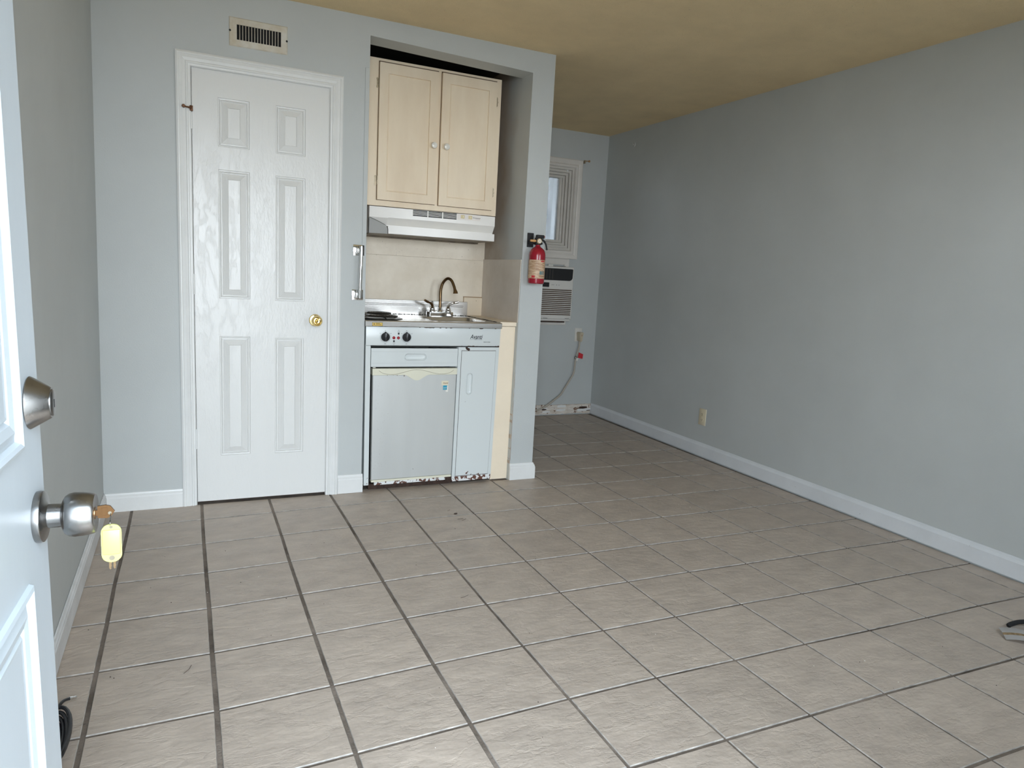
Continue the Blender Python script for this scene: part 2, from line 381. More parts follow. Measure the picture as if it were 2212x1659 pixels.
def add_tile(q):
    """q: four corners counter-clockwise (x, y)."""
    c = sum((Vector(p) for p in q), Vector((0, 0)))/4
    bm = B(); dz = random.uniform(-.0004, .0004); tx, ty = random.uniform(-.0012, .0012), random.uniform(-.0012, .0012)
    lo, mid, top = [], [], []
    for p in q:
        p = Vector(p); d = (c-p); ins = Vector((math.copysign(0.0014, d.x), math.copysign(0.0014, d.y)))
        zt = dz+tx*(p.x-c.x)+ty*(p.y-c.y)
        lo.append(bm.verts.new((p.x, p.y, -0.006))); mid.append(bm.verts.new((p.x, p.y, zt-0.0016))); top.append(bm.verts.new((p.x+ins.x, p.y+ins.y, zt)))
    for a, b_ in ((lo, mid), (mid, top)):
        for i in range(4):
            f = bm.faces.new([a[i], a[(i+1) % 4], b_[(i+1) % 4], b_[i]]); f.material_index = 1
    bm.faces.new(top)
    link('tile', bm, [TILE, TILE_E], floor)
for r in range(-4, 13):
    for c in range(-1, 12):
        n = {(i, j): node(c+i, r-j) for i in (0, 1) for j in (0, 1)}   # j=1 is the far row
        h0, h1, g = hj(c), hj(c+1), 0.0052
        q = [[n[0,0].x+h0, n[0,0].y+g], [n[1,0].x-h1, n[1,0].y+g], [n[1,1].x-h1, n[1,1].y-g], [n[0,1].x+h0, n[0,1].y-g]]
        if c == -1: q[0][0] = q[3][0] = -0.104
        if c == 11: q[1][0] = q[2][0] = 3.548+0.02*min(1, max(0, (q[1][1]+2)/3.7))
        if r == -4: q[2][1] = q[3][1] = 1.728
        if q[0][1] > 1.70: continue
        if r == 12: q[0][1] = q[1][1] = -3.60
        if c <= 5 and q[0][1] >= -0.02: continue
        if c == 6:
            if q[0][1] > -0.02:
                q[0][0] = q[3][0] = XC+0.002
            elif q[2][1] > 0:
                y0 = 0.0
                add_tile([[XC+0.002, y0+.0005], [q[2][0], y0+.0005], q[2], [XC+0.002, q[2][1]]])
                q[2][1] = q[3][1] = y0
        elif c < 6 and q[2][1] > 0.0: q[2][1] = q[3][1] = 0.04 if c >= 3 else 0.0
        add_tile(q)

bm = B(); box(bm, -0.3, 3.9, -4.0, 2.0, H, H+0.12)
link('ceiling', bm, CEIL, kind='structure')

def hexa(bm, pts, mi=0):
    vs = [bm.verts.new(p) for p in pts]   # bottom 4 ccw, top 4 ccw
    for f in ((0,1,2,3), (4,5,6,7), (0,1,5,4), (1,2,6,5), (2,3,7,6), (3,0,4,7)): bm.faces.new([vs[i] for i in f]).material_index = mi
Z0, Z1 = -0.01, H+0.005
bm = B(); hexa(bm, [(-.25,-3.7,Z0), (-.116,-3.7,Z0), (-.112,0.05,Z0), (-.25,.05,Z0), (-.25,-3.7,Z1), (-.100,-3.7,Z1), (-.092,0.05,Z1), (-.25,.05,Z1)])
link('wall_left', bm, PAINT, kind='structure')
bm = B(); ys = [-3.7+5.6*i/14 for i in range(15)]
prev = None
for y in ys:
    cur = [bm.verts.new(p) for p in ((xr(y, 0), y, Z0), (xr(y, H/2), y, H/2), (xr(y, H), y, Z1), (3.85, y, Z1), (3.85, y, Z0))]
    if prev:
        for k in range(5): bm.faces.new([prev[k], prev[(k+1) % 5], cur[(k+1) % 5], cur[k]])
    else: bm.faces.new(cur)
    prev = cur
bm.faces.new(prev)
link('wall_right', bm, PAINT, kind='structure')

# back wall with openings for the window and the air conditioner
WX0, WX1, WZ0, WZ1 = 2.60, 3.262, 1.44, 2.138
AX0, AX1, AZ0, AZ1 = 2.62, 3.262, 0.850, 1.330
bm = B()
def wb(x0, x1, z0, z1):
    hexa(bm, [(x0, ybk(z0), z0), (x1, ybk(z0), z0), (x1, 1.90, z0), (x0, 1.90, z0), (x0, ybk(z1), z1), (x1, ybk(z1), z1), (x1, 1.90, z1), (x0, 1.90, z1)])
wb(2.0, 2.60, Z0, Z1); wb(3.262, 3.75, Z0, Z1); wb(2.60, 3.262, Z0, WZ0); wb(2.60, 3.262, WZ1, Z1);
link('wall_back', bm, PAINT, kind='structure')

FW0, FW1, FZ0, FZ1 = 2.40, 3.10, 1.28, 1.92
# front wall with the open doorway the picture is taken through
bm = B()
box(bm, -.25, 0.030, -3.73, -3.605, Z0, Z1); box(bm, 0.975, FW0, -3.73, -3.605, Z0, Z1); box(bm, FW1, 3.7, -3.73, -3.605, Z0, Z1)
box(bm, FW0, FW1, -3.73, -3.605, Z0, FZ0); box(bm, FW0, FW1, -3.73, -3.605, FZ1, Z1); box(bm, 0.030, 0.975, -3.73, -3.605, 2.05, Z1)
link('wall_front', bm, PAINT, kind='structure')

# kitchen partition: face at y=0, alcove opening, return along the passage
bm = B(); T = 0.136
box(bm, -.20, 0.262, 0, T, Z0, Z1); box(bm, 0.262, 0.945, 0, T, 2.092, Z1); box(bm, 0.945, XO0, 0, T, Z0, Z1)
hexa(bm, [(XO0, 0, 2.347), (2.0111, 0, 2.317), (2.0111, T, 2.317), (XO0, T, 2.347), (XO0, 0, Z1), (2.012, 0, Z1), (2.012, T, Z1), (XO0, T, Z1)])
bmesh.ops.remove_doubles(bm, verts=bm.verts[:], dist=1e-4)
hexa(bm, [(1.992, 0, Z0), (XC, 0, Z0), (XC, T, Z0), (1.992, T, Z0), (2.012, 0, Z1), (XC, 0, Z1), (XC, T, Z1), (2.012, T, Z1)])
box(bm, 2.05, XC, T, 1.78, Z0, Z1)
link('wall_kitchen', bm, PAINT, kind='structure')
# alcove lining
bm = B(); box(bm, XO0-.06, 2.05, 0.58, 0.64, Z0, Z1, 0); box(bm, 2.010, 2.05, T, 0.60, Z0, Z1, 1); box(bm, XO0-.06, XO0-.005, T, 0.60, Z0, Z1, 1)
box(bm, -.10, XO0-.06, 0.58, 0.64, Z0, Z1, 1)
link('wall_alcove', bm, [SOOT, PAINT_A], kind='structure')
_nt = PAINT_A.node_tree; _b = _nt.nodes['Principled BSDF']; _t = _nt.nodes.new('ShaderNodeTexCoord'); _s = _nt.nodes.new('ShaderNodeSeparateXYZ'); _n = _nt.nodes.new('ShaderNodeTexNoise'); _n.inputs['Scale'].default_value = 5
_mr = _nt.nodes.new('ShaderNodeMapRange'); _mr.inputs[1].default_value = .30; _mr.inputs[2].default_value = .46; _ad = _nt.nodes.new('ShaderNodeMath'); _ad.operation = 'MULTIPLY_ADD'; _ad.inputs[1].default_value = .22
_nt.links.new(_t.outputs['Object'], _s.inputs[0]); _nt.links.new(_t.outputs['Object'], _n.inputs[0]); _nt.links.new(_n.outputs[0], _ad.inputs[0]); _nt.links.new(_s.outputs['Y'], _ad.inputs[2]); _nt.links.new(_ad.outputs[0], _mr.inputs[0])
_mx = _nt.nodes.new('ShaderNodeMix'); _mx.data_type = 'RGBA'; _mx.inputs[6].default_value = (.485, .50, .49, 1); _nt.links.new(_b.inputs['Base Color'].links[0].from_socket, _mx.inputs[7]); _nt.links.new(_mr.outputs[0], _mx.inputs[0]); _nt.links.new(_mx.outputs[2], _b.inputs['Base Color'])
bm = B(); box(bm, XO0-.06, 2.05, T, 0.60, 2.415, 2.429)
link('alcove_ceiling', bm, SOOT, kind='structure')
# boards on the alcove walls
bm = B(); box(bm, XO0, 2.008, 0.568, 0.579, 0.90, 1.292, 0, .0012, 1)
bd = link('alcove_wall_board', bm, BEIGE, origin=(1.55, .575, .9)); tag(bd, 'lower beige splash board behind the sink, joint running along its top', 'wall board')
bm = B(); box(bm, XO0, 2.008, 0.571, 0.579, 1.2925, 1.62, 0, .0012, 1)
bd = link('alcove_wall_board', bm, BEIGE, origin=(1.55, .575, 1.3)); tag(bd, 'upper beige splash board with brown specks, just under the range hood', 'wall board')
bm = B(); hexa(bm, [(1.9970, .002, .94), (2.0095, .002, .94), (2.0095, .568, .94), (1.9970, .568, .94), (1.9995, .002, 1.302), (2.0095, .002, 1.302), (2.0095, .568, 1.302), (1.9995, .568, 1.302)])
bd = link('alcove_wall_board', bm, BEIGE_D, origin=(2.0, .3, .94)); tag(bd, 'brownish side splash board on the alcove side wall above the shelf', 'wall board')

# ------------------------------------------------------------------ baseboards
BBP = [(0, 0), (0.012, 0), (0.012, .066), (.0095, .071), (.0095, .076), (.006, .081), (.004, .088), (0, .090)]
bm = B(); sweep(bm, [(-.110, -.001, 0.003), (-.114, -3.58, 0.003)], [(o, h) for o, h in BBP])
link('baseboard_left', bm, TRIM_W, kind='structure')
BB2 = [(0, 0), (.012, 0), (.012, .072), (.009, .078), (.005, .084), (.003, .093), (0, .095)]
bm = B(); sweep(bm, [(xr(y, 0)+.001, y, 0.008) for y in ys[:-1] if y > -3.6 and y < 1.7]+[(xr(1.70, 0)+.001, 1.74, 0.008)], BB2)
link('baseboard_right', bm, mat('right_baseboard_paint', (0.66, 0.68, 0.70), .45, var=.06, vscale=6, bump=.2, bscale=60, speck=(55, .74, (.42, .41, .40))), kind='structure')
bm = B(); sweep(bm, [(0.227, 0, 0), (-.108, 0, 0)], BBP)
link('baseboard_kitchen', bm, TRIM, kind='structure')
bm = B(); sweep(bm, [(1.113, 0, .001), (.979, 0, .001)], [(o, h*1.12) for o, h in BBP])
link('baseboard_kitchen', bm, TRIM, kind='structure')
bm = B(); sweep(bm, [(XC, 1.73, .001), (XC, 0, .001), (1.993, 0, .001)], [(o*1.25, h*1.1) for o, h in BBP])
link('baseboard_column', bm, TRIM, kind='structure')
# rotten back baseboard: ragged main board plus lifted flakes
bb = bpy.data.objects.new('baseboard_back', None); COL.objects.link(bb); bb.location = (2.9, YB, 0); bb['kind'] = 'structure'
rd = random.Random(5)
bm = B(); xs = [XC+.001+(3.60-XC)*i/60 for i in range(61)]
top = [0.094+rd.uniform(-.004, .001) for _ in xs]; bot = [rd.uniform(.004, .012) for _ in xs]
for i in range(60):
    y0 = 1.746-.013+rd.uniform(-.003, .002)
    hexa(bm, [(xs[i], y0, bot[i]), (xs[i+1], y0, bot[i+1]), (xs[i+1], 1.748, bot[i+1]), (xs[i], 1.748, bot[i]), (xs[i], y0, top[i]), (xs[i+1], y0, top[i+1]), (xs[i+1], 1.745, top[i+1]), (xs[i], 1.745, top[i])])
link('board', bm, PEEL, bb)
for i in range(14):
    bm = B(); x = rd.uniform(2.85, 3.52); w = rd.uniform(.04, .13); z = rd.uniform(.012, .07); h = rd.uniform(.008, .02); y = 1.729-rd.uniform(0, .004)
    prism(bm, [(x, z), (x+w*.5, z+rd.uniform(-.003, .003)), (x+w, z+.003), (x+w*.96, z+h), (x+w*.4, z+h+rd.uniform(-.002, .004)), (x+.004, z+h)], 1, y, y+.006)
    link('paint_flake', bm, TRIM if i % 3 else RUST, bb)

# ------------------------------------------------------------------ interior six-panel door with casing (door_1, trim_1)
bm = B()
CP = [(0, .0), (0, .010), (.008, .0135), (.013, .0135), (.016, .010), (.028, .0115), (.040, .0075), (.044, .0105), (.049, .0105), (.052, .0070), (.060, .0065), (.064, .0)]
def casing(bm, x0, x1, zt, prof, y=0.0, zb=0.0):
    loops = []
    for o, h in prof:
        loops.append([bm.verts.new(p) for p in ((x0+o, y-h, zb), (x0+o, y-h, zt-o), (x1-o, y-h, zt-o), (x1-o, y-h, zb))])
    for k in range(len(loops)):
        A, Bq = loops[k], loops[(k+1) % len(loops)]
        for i in range(3): bm.faces.new([A[i], A[i+1], Bq[i+1], Bq[i]])
    bm.faces.new([l[0] for l in loops]); bm.faces.new([l[3] for l in loops])
casing(bm, 0.228, 0.978, 2.131, CP)
link('trim_1', bm, TRIM, kind='structure')
d1 = bpy.data.objects.new('door_1', None); COL.objects.link(d1); d1.location = (.604, .03, 0); d1['kind'] = 'structure'
RD = [(.404, .543, 1.733, 1.952), (.661, .800, 1.731, 1.953), (.403, .543, 1.026, 1.629), (.660, .801, 1.023, 1.627), (.402, .542, .245, .842), (.659, .799, .242, .837)]
bm = B(); door_leaf(bm, .294, .915, .014, 2.068, RD, .006, .040)
link('leaf', bm, WHITE, d1)
for r in RD:
    bm = B()
    panel(bm, r, [(0, .006), (.002, .0115), (.006, .0120), (.0085, .0070), (.012, .0065), (.0135, .0125), (.0165, .0125), (.018, .0105), (.042, .0020), (.0435, .0045), (.045, .0040)])
    link('panel', bm, WHITE, d1)
bm = B()
for x0, x1, z0, z1 in ((.262, .2915, 0, 2.092), (.9175, .945, 0, 2.092), (.262, .945, 2.071, 2.092)): box(bm, x0, x1, 0.004, T, z0, z1)
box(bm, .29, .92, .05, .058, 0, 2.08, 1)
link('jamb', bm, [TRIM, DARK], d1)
for z0, z1 in ((1.796, 1.868), (1.042, 1.137), (.287, .385)):
    bm = B(); lathe(bm, [(.0052, z0), (.0055, z0+.002), (.0055, z1-.002), (.0052, z1)], (.291, -.0035, 0), seg=12)
    for q in (1, 2, 3): lathe(bm, [(.0060, z0+(z1-z0)*q/4-.0006), (.0060, z0+(z1-z0)*q/4+.0006)], (.291, -.0035, 0), seg=12)
    box(bm, .293, .301, .0045, .0062, z0, z1)
    h = link('hinge', bm, TRIM, d1, smooth=True)
kn = bm = B()
lathe(bm, [(.0, 0), (.031, 0), (.031, .003), (.027, .008), (.012, .011), (.011, .030), (.014, .036), (.024, .042), (.0275, .052), (.0262, .062), (.0215, .068), (.0195, .0675), (.0175, .0655), (.0165, .067), (.0135, .0675), (.0105, .0640), (.0065, .0635), (.0042, .066), (.0, .066)], (.855, .006, .930), 'y-', 36)
link('door_knob', bm, BRASS, d1, smooth=True)
bm = B(); disc(bm, .855, .930, .0018, -.0610, -.0598); link('keyhole', bm, BLACKM, d1)
bm = B(); box(bm, .914, .9195, .0035, .010, .915, .955, 0, .001, 1); link('latch_plate', bm, TRIM, d1)

bm = B()
tube(bm, [(.262, -.022, 1.8885), (.272, -.021, 1.8865), (.283, -.018, 1.886), (.291, -.012, 1.886)], [.0045, .0032, .004, .006], 8)
lathe(bm, [(.001, -.009), (.006, -.0085), (.0082, 0), (.006, .0085), (.001, .009)], (.260, -.021, 1.889), 'y-', 12)
box(bm, .285, .299, -.013, .008, 1.874, 1.897, 0, .002, 2)
hk = link('door_hook', bm, RUSTH, smooth=True, origin=(.28, -.012, 1.886)); tag(hk, 'small rusty brown hook latch above the top hinge of the white closet door', 'latch')

# ------------------------------------------------------------------ opening edge strips
bm = B(); box(bm, 1.086, 1.106, -.004, 0, 1.097, 2.193, 0, .0008, 1)
link('trim_2', bm, PAINT, kind='structure')
bm = B(); hexa(bm, [(1.997, -.004, .12), (2.022, -.004, .12), (2.022, 0, .12), (1.997, 0, .12), (2.008, -.004, 2.171), (2.031, -.004, 2.171), (2.031, 0, 2.171), (2.008, 0, 2.171)])
link('trim_3', bm, PAINT, kind='structure')

# ------------------------------------------------------------------ air vent over the door
v = thing('vent_grille', 'old white metal air vent with fifteen dark upright slots above the closet door', 'vent', (.585, 0, 2.25))
bm = B(); X0, X1, VZ0, VZ1 = .455, .713, 2.186, 2.312
ring_frame(bm, X0, X1, VZ0, VZ1, [(0, 0), (0, -.002), (.004, -.0055), (.030, -.0055), (.030, -.002), (.030, 0)])
# side plates
box(bm, X0+.026, X0+.033, -.0052, -.001, VZ0+.02, VZ1-.02)
link('frame', bm, VENTM, v)
bm = B(); box(bm, X0+.03, X1-.03, -.0008, -.0002, VZ0+.02, VZ1-.02); link('backing', bm, DARK, v)
bx0, bx1 = X0+.033, X1-.030
for i in range(1, 15):
    bm = B(); x = bx0+(bx1-bx0)*i/15; box(bm, x-.0012, x+.0012, -.0052, -.001, VZ0+.029, VZ1-.029)
    link('slat', bm, VENTM, v)
for x, z in ((X0+.004, 2.252), (X1-.004, 2.247)):
    bm = B(); lathe(bm, [(.0, 0), (.005, 0), (.0042, .0022), (.0, .003)], (x, -.0052, z), 'y-', 12); link('screw', bm, BLACKM, v, smooth=True)

# ------------------------------------------------------------------ chrome grab handle left of the alcove
g = thing('grab_handle', 'chrome upright pull handle with square end plates beside the kitchenette opening', 'handle', (1.07, 0, 1.18))
for z0, z1, dx in ((1.268, 1.324, 0), (1.040, 1.094, -.003)):
    bm = B(); box(bm, 1.040+dx, 1.099+dx, -.004, 0, z0, z1, 0, .0018, 2)
    box(bm, 1.055+dx, 1.085+dx, -.030, -.003, z0+.012, z1-.012, 0, .004, 3)
    pl = link('end_plate', bm, CHROME, g, smooth=True)
    for sx_, sz in ((1.046+dx, (z0+z1)/2), (1.069+dx, z0+.005 if z0 < 1.1 else z1-.005)):
        bm = B(); lathe(bm, [(0, 0), (.003, 0), (.0025, .0018), (0, .002)], (sx_, -.004, sz), 'y-', 10); link('screw', bm, mat('dark_screw', (.12, .11, .10), .4, .8), pl)
bm = B(); tube(bm, [(1.072, -.033, 1.052), (1.072, -.036, 1.10), (1.075, -.036, 1.27), (1.076, -.033, 1.316)], .0098, 20)
link('bar', bm, CHROME, g, smooth=True)

# ------------------------------------------------------------------ wall cabinet
YC = .245
c = thing('wall_cabinet', 'cream painted two-door wall cabinet in the kitchen alcove above the range hood', 'cabinet', (1.555, .40, 1.55))
CX0, CX1, CZ0, CZ1 = 1.160, 1.931, 1.551, 2.319
bm = B()
box(bm, CX0, CX1, YC+.018, .568, CZ0, CZ1)                      # carcass
for a in ((CX0, 1.236, CZ0, CZ1), (1.880, CX1, CZ0, CZ1), (1.236, 1.880, 2.28, CZ1), (1.236, 1.880, CZ0, 1.60), (1.535, 1.58, 1.60, 2.28)):
    box(bm, a[0], a[1], YC, YC+.018, a[2], a[3])
link('face_frame', bm, CREAM, c)
for (x0, x1, z0, z1, hx, kx) in ((1.216, 1.547, 1.583, 2.297, 'l', 1.526), (1.569, 1.899, 1.582, 2.298, 'r', 1.600)):
    bm = B(); yf = YC-.016
    door_leaf(bm, x0, x1, z0, z1, [(x0+.047, x1-.045, z0+.046, z1-.050)], yf, YC-.001)
    es = [e for e in bm.edges if all(abs(vv.co.y-yf) < 1e-6 for vv in e.verts) and (all(abs(vv.co.x-x0) < 1e-6 for vv in e.verts) or all(abs(vv.co.x-x1) < 1e-6 for vv in e.verts) or all(abs(vv.co.z-z0) < 1e-6 for vv in e.verts) or all(abs(vv.co.z-z1) < 1e-6 for vv in e.verts))]
    bmesh.ops.remove_doubles(bm, verts=bm.verts[:], dist=1e-5)
    es = [e for e in bm.edges if all(abs(vv.co.y-yf) < 1e-6 for vv in e.verts) and (all(abs(vv.co.x-x0) < 1e-6 for vv in e.verts) or all(abs(vv.co.x-x1) < 1e-6 for vv in e.verts) or all(abs(vv.co.z-z0) < 1e-6 for vv in e.verts) or all(abs(vv.co.z-z1) < 1e-6 for vv in e.verts))]
    bmesh.ops.bevel(bm, geom=es, offset=.007, segments=3, affect='EDGES', profile=.6)
    d = link('door', bm, CREAM, c)
    bm = B(); ring_frame(bm, x0-.0032, x1+.0032, z0-.0024, z1+.0090, [(0, YC+.001), (0, YC-.0008), (.012, YC-.0008), (.012, YC+.001)]); link('grime_shadow_line', bm, CREAM_D, d)  # dark outline: grime together with painted gap shadow round the door
    bm = B(); panel(bm, (x0+.047, x1-.045, z0+.046, z1-.050), [(0, yf), (.0010, yf-.0022), (.0032, yf-.0022), (.0045, yf+.0035), (.007, yf+.0018), (.010, yf+.0018)]); link('panel', bm, CREAM, d)
    bm = B(); lathe(bm, [(0, 0), (.008, 0), (.007, .007), (.009, .010), (.0155, .015), (.0175, .021), (.0150, .027), (.008, .030), (0, .0305)], (kx, yf, 1.903 if kx < 1.55 else 1.904), 'y-', 24); link('knob', bm, PORCEL, d, smooth=True)
    for z in (2.193, 1.685):
        bm = B(); xh = x0-.008 if hx == 'l' else x1+.008
        prism(bm, [(xh-.007, z-.022), (xh-.002, z-.028), (xh+.004, z-.020), (xh+.003, z-.010), (xh+.007, z), (xh+.003, z+.010), (xh+.004, z+.020), (xh-.002, z+.028), (xh-.007, z+.022), (xh-.004, z+.012), (xh-.004, z-.012)], 1, YC-.0035, YC)
        lathe(bm, [(.004, z-.024), (.004, z+.024)], (xh+(.007 if hx == 'l' else -.007), YC-.007, 0), seg=10)
        link('hinge', bm, HINGE_O, d, smooth=True)

# ------------------------------------------------------------------ range hood
hd = thing('range_hood', 'white under-cabinet range hood with slotted vents and yellowed switches', 'range hood', (1.55, .40, 1.40))
HX0, HX1 = 1.178, 1.929
bm = B(); P_ = [(YC, 1.547), (YC, 1.492), (YC+.030, 1.452), (YC+.030, 1.446), (YC-.002, 1.446), (YC-.002, 1.404), (.548, 1.404), (.548, 1.547)]
LX = 1.284
# profile body swept along x: full section to the right of LX, cut-back section at the left end
prism(bm, P_, 0, LX, HX1)
P2 = [(YC, 1.547), (YC, 1.489), (YC+.030, 1.452), (YC+.030, 1.404), (.548, 1.404), (.548, 1.547)]
prism(bm, P2, 0, HX0, LX)
link('shell', bm, HOODW, hd)
bm = B(); box(bm, HX0+.012, HX1-.012, YC+.010, .500, 1.3995, 1.4035); box(bm, HX0+.004, HX1-.004, .490, .545, 1.392, 1.4035); link('underside', bm, mat('greasy_underside', (.20, .155, .10), .5, var=.5, vscale=14), hd)
bm = B(); prism(bm, [(HX0, 1.484), (1.236, 1.462), (1.264, 1.449), (1.275, 1.441), (1.281, 1.430), (1.282, 1.403), (HX0, 1.401)], 1, YC-.003, YC+.028)
link('end_cheek', bm, HOOD_G, hd)
bm = B()
pts = [(HX0+.001, 1.4865), (1.236, 1.4645), (1.264, 1.4515), (1.2775, 1.4425), (1.284, 1.430), (1.2848, 1.403)]
tube(bm, [(x, YC-.0035, z) for x, z in pts], .0012, 6); link('cheek_seam', bm, BLACKM, hd)
for x0, x1 in ((1.4255, 1.5105), (1.5165, 1.5985), (1.6055, 1.6870)):
    bm = B(); box(bm, x0, x1, YC-.0006, YC+.001, 1.5125, 1.5455); vg = link('vent_slots', bm, DARK, hd)
    for k in range(1, 5):
        bm = B(); z = 1.5125+.033*k/5-(0); box(bm, x0, x1, YC-.003, YC-.0006, z-.0012, z+.0012); link('louver', bm, HOODW, vg)
bm = B(); box(bm, 1.692, 1.836, YC-.001, YC, 1.513, 1.548); link('switch_plate', bm, mat('switch_plate_white', (.78, .73, .68), .35), hd)
for xc_ in (1.724, 1.771):
    bm = B(); box(bm, xc_-.011, xc_+.011, YC-.003, YC-.001, 1.521, 1.541, 0, .002, 2); sw = link('switch', bm, YELLOWED, hd, smooth=True)
    bm = B(); box(bm, xc_-.005, xc_+.005, YC-.009, YC-.003, 1.526, 1.537, 0, .002, 2); link('toggle', bm, mat('switch_tip', (.80, .72, .50), .3), sw, smooth=True)
bm = B(); rdx = random.Random(2); x = 1.788
while x < 1.832:
    w = rdx.uniform(.0015, .004); box(bm, x, x+w, YC-.0014, YC-.001, 1.529, 1.5315); x += w+.0008
box(bm, 1.805, 1.832, YC-.0014, YC-.001, 1.5235, 1.5242)
link('print', bm, INK, hd)

# ------------------------------------------------------------------ kitchenette unit
def kw(p):      # the unit is slightly narrower at its foot, as photographed
    k = (0.92-p[2])/0.92; t = (p[0]-1.115)/(1.893-1.115)
    return (p[0]+k*(0.006*(1-t)-0.019*t), p[1], p[2])
ku = thing('kitchenette_unit', 'white enamelled compact kitchenette base with control panel, drawer and rusted feet', 'kitchen unit', (1.50, .28, 0))
UX0, UX1 = 1.115, 1.893
bm = B()
box(bm, UX0, UX0+.004, .004, .55, .034, .904); box(bm, UX1-.004, UX1, .02, .55, .03, .904); box(bm, UX0, UX1, .535, .55, .03, .904)
box(bm, UX0, 1.143, 0, .018, .032, .802, 0, .0015, 1)                              # front stile
box(bm, UX0, UX1, .02, .55, .800, .806); box(bm, 1.640, 1.655, .018, .53, .03, .80)
link('carcass', bm, ENAMEL_R, ku, warp=kw)
bm = B(); ring_frame(bm, 1.6415, 1.8925, .030, .797, [(0, .02), (0, .0005), (.0195, .0005), (.0195, .02)]); link('cupboard_frame', bm, ENAMEL, ku, warp=kw)
bm = B(); box(bm, 1.6425, 1.891, -.001, .010, .017, .045, 0, .0015, 1); link('bottom_rail', bm, ENAMEL_B, ku, warp=kw)
bm = B(); box(bm, UX0, UX1, -.004, .02, .8035, .905, 0, .0025, 2); cp = link('control_panel', bm, ENAMEL, ku, smooth=True, warp=kw)
bm = B(); box(bm, UX0+.003, UX1-.003, .004, .02, .797, .8045); link('shadow_gap', bm, BLACKM, ku, warp=kw)
for kx in (1.2195, 1.3365):
    bm = B(); lathe(bm, [(0, 0), (.0235, 0), (.0245, .004), (.0225, .012), (.0205, .015), (0, .0155)], (kx, -.004, .8495), 'y-', 32)
    box(bm, kx-.0045, kx+.0045, -.030, -.018, .8285, .8735, 0, .002, 2)
    prism(bm, [(kx-.008, .871), (kx+.008, .871), (kx, .8785)], 1, -.012, -.004)
    link('control_knob', bm, BLACK, cp, smooth=True, warp=kw)
bm = B()
for kx in (1.2195, 1.3365):
    for k in range(40):
        t = 2*PI*k/40; t2 = 2*PI*(k+1)/40; r0, r1 = .0282, .0288
        prism(bm, [(kx+r0*math.cos(t), .8490+r0*math.sin(t)), (kx+r1*math.cos(t), .8490+r1*math.sin(t)), (kx+r1*math.cos(t2), .8490+r1*math.sin(t2)), (kx+r0*math.cos(t2), .8490+r0*math.sin(t2))], 1, -.00435, -.004)
    for dx, dz, w in ((0, .035, .007), (0, -.036, .009), (-.028, .020, .005), (.030, .020, .006)):
        box(bm, kx+dx-w/2, kx+dx+w/2, -.0044, -.004, .8490+dz-.0008, .8490+dz+.0008)
disc(bm, 1.2675, .8275, .0052, -.0046, -.004); disc(bm, 1.2925, .8680, .0052, -.0046, -.004)
for cx_, cz_ in ((1.2675, .8170), (1.2925, .8785)):
    ring_frame(bm, cx_-.0045, cx_+.0045, cz_-.0045, cz_+.0045, [(0, -.004), (0, -.0045), (.0009, -.0045), (.0009, -.004)])
    box(bm, cx_-.0008, cx_+.0008, -.0044, -.004, cz_+(-.010 if cz_ < .85 else .0075), cz_+(-.0075 if cz_ < .85 else .010))
link('dial_marks', bm, INK, cp, warp=kw)
for lx, lz in ((1.2665, .8455), (1.2915, .8450)):
    bm = B(); lathe(bm, [(0, 0), (.0082, 0), (.0082, .001), (.0066, .003), (.003, .0048), (0, .005)], (lx, -.004, lz), 'y-', 16); link('indicator_light', bm, REDL, cp, smooth=True, warp=kw)
text('lettering', 'Avanti', .034, (1.7065, -.0042, .8455), INK, cp, shear=.28, sx=.82)
text('lettering', 'COMPACT KITCHEN', .0062, (1.730, -.0042, .8395), INK, cp, sx=.85)
text('lettering', 'MADE IN CHINA', .0062, (1.789, -.0042, .8250), INK, cp, sx=.9)
bm = B(); prism(bm, [(1.7045, .8405), (1.730, .8425), (1.7295, .8432), (1.7045, .8415)], 1, -.0044, -.004)
link('lettering_underline', bm, INK, cp)
# rust chips along the panel edges
bm = B(); rr = random.Random(11)
def blob(bm, x, z, w, h, y=-.0046, y2=-.002):
    n = 9; y += rr.uniform(-.0003, .0001); prism(bm, [(x+w*math.cos(2*PI*i/n)*rr.uniform(.6, 1.1), z+h*math.sin(2*PI*i/n)*rr.uniform(.6, 1.1)) for i in range(n)], 1, y, y2)
for x, w, h in ((1.448, .018, .003), (1.468, .014, .004), (1.487, .010, .003), (1.528, .006, .0035), (1.562, .006, .003), (1.590, .009, .003), (1.700, .004, .002), (1.771, .015, .004), (1.86, .006, .002), (1.41, .004, .002)): blob(bm, x, .904, w, h)
for x, w, h in ((1.705, .016, .0035), (1.728, .010, .003), (1.752, .004, .002), (1.884, .008, .006), (1.868, .004, .003), (1.66, .003, .002)): blob(bm, x, .803, w, h)
for x, z, w, h in ((1.697, .787, .012, .008), (1.704, .783, .008, .009), (1.690, .793, .009, .005)): blob(bm, x, z, w, h, -.0010, .001)
link('rust_chips', bm, RUST, ku, warp=kw)
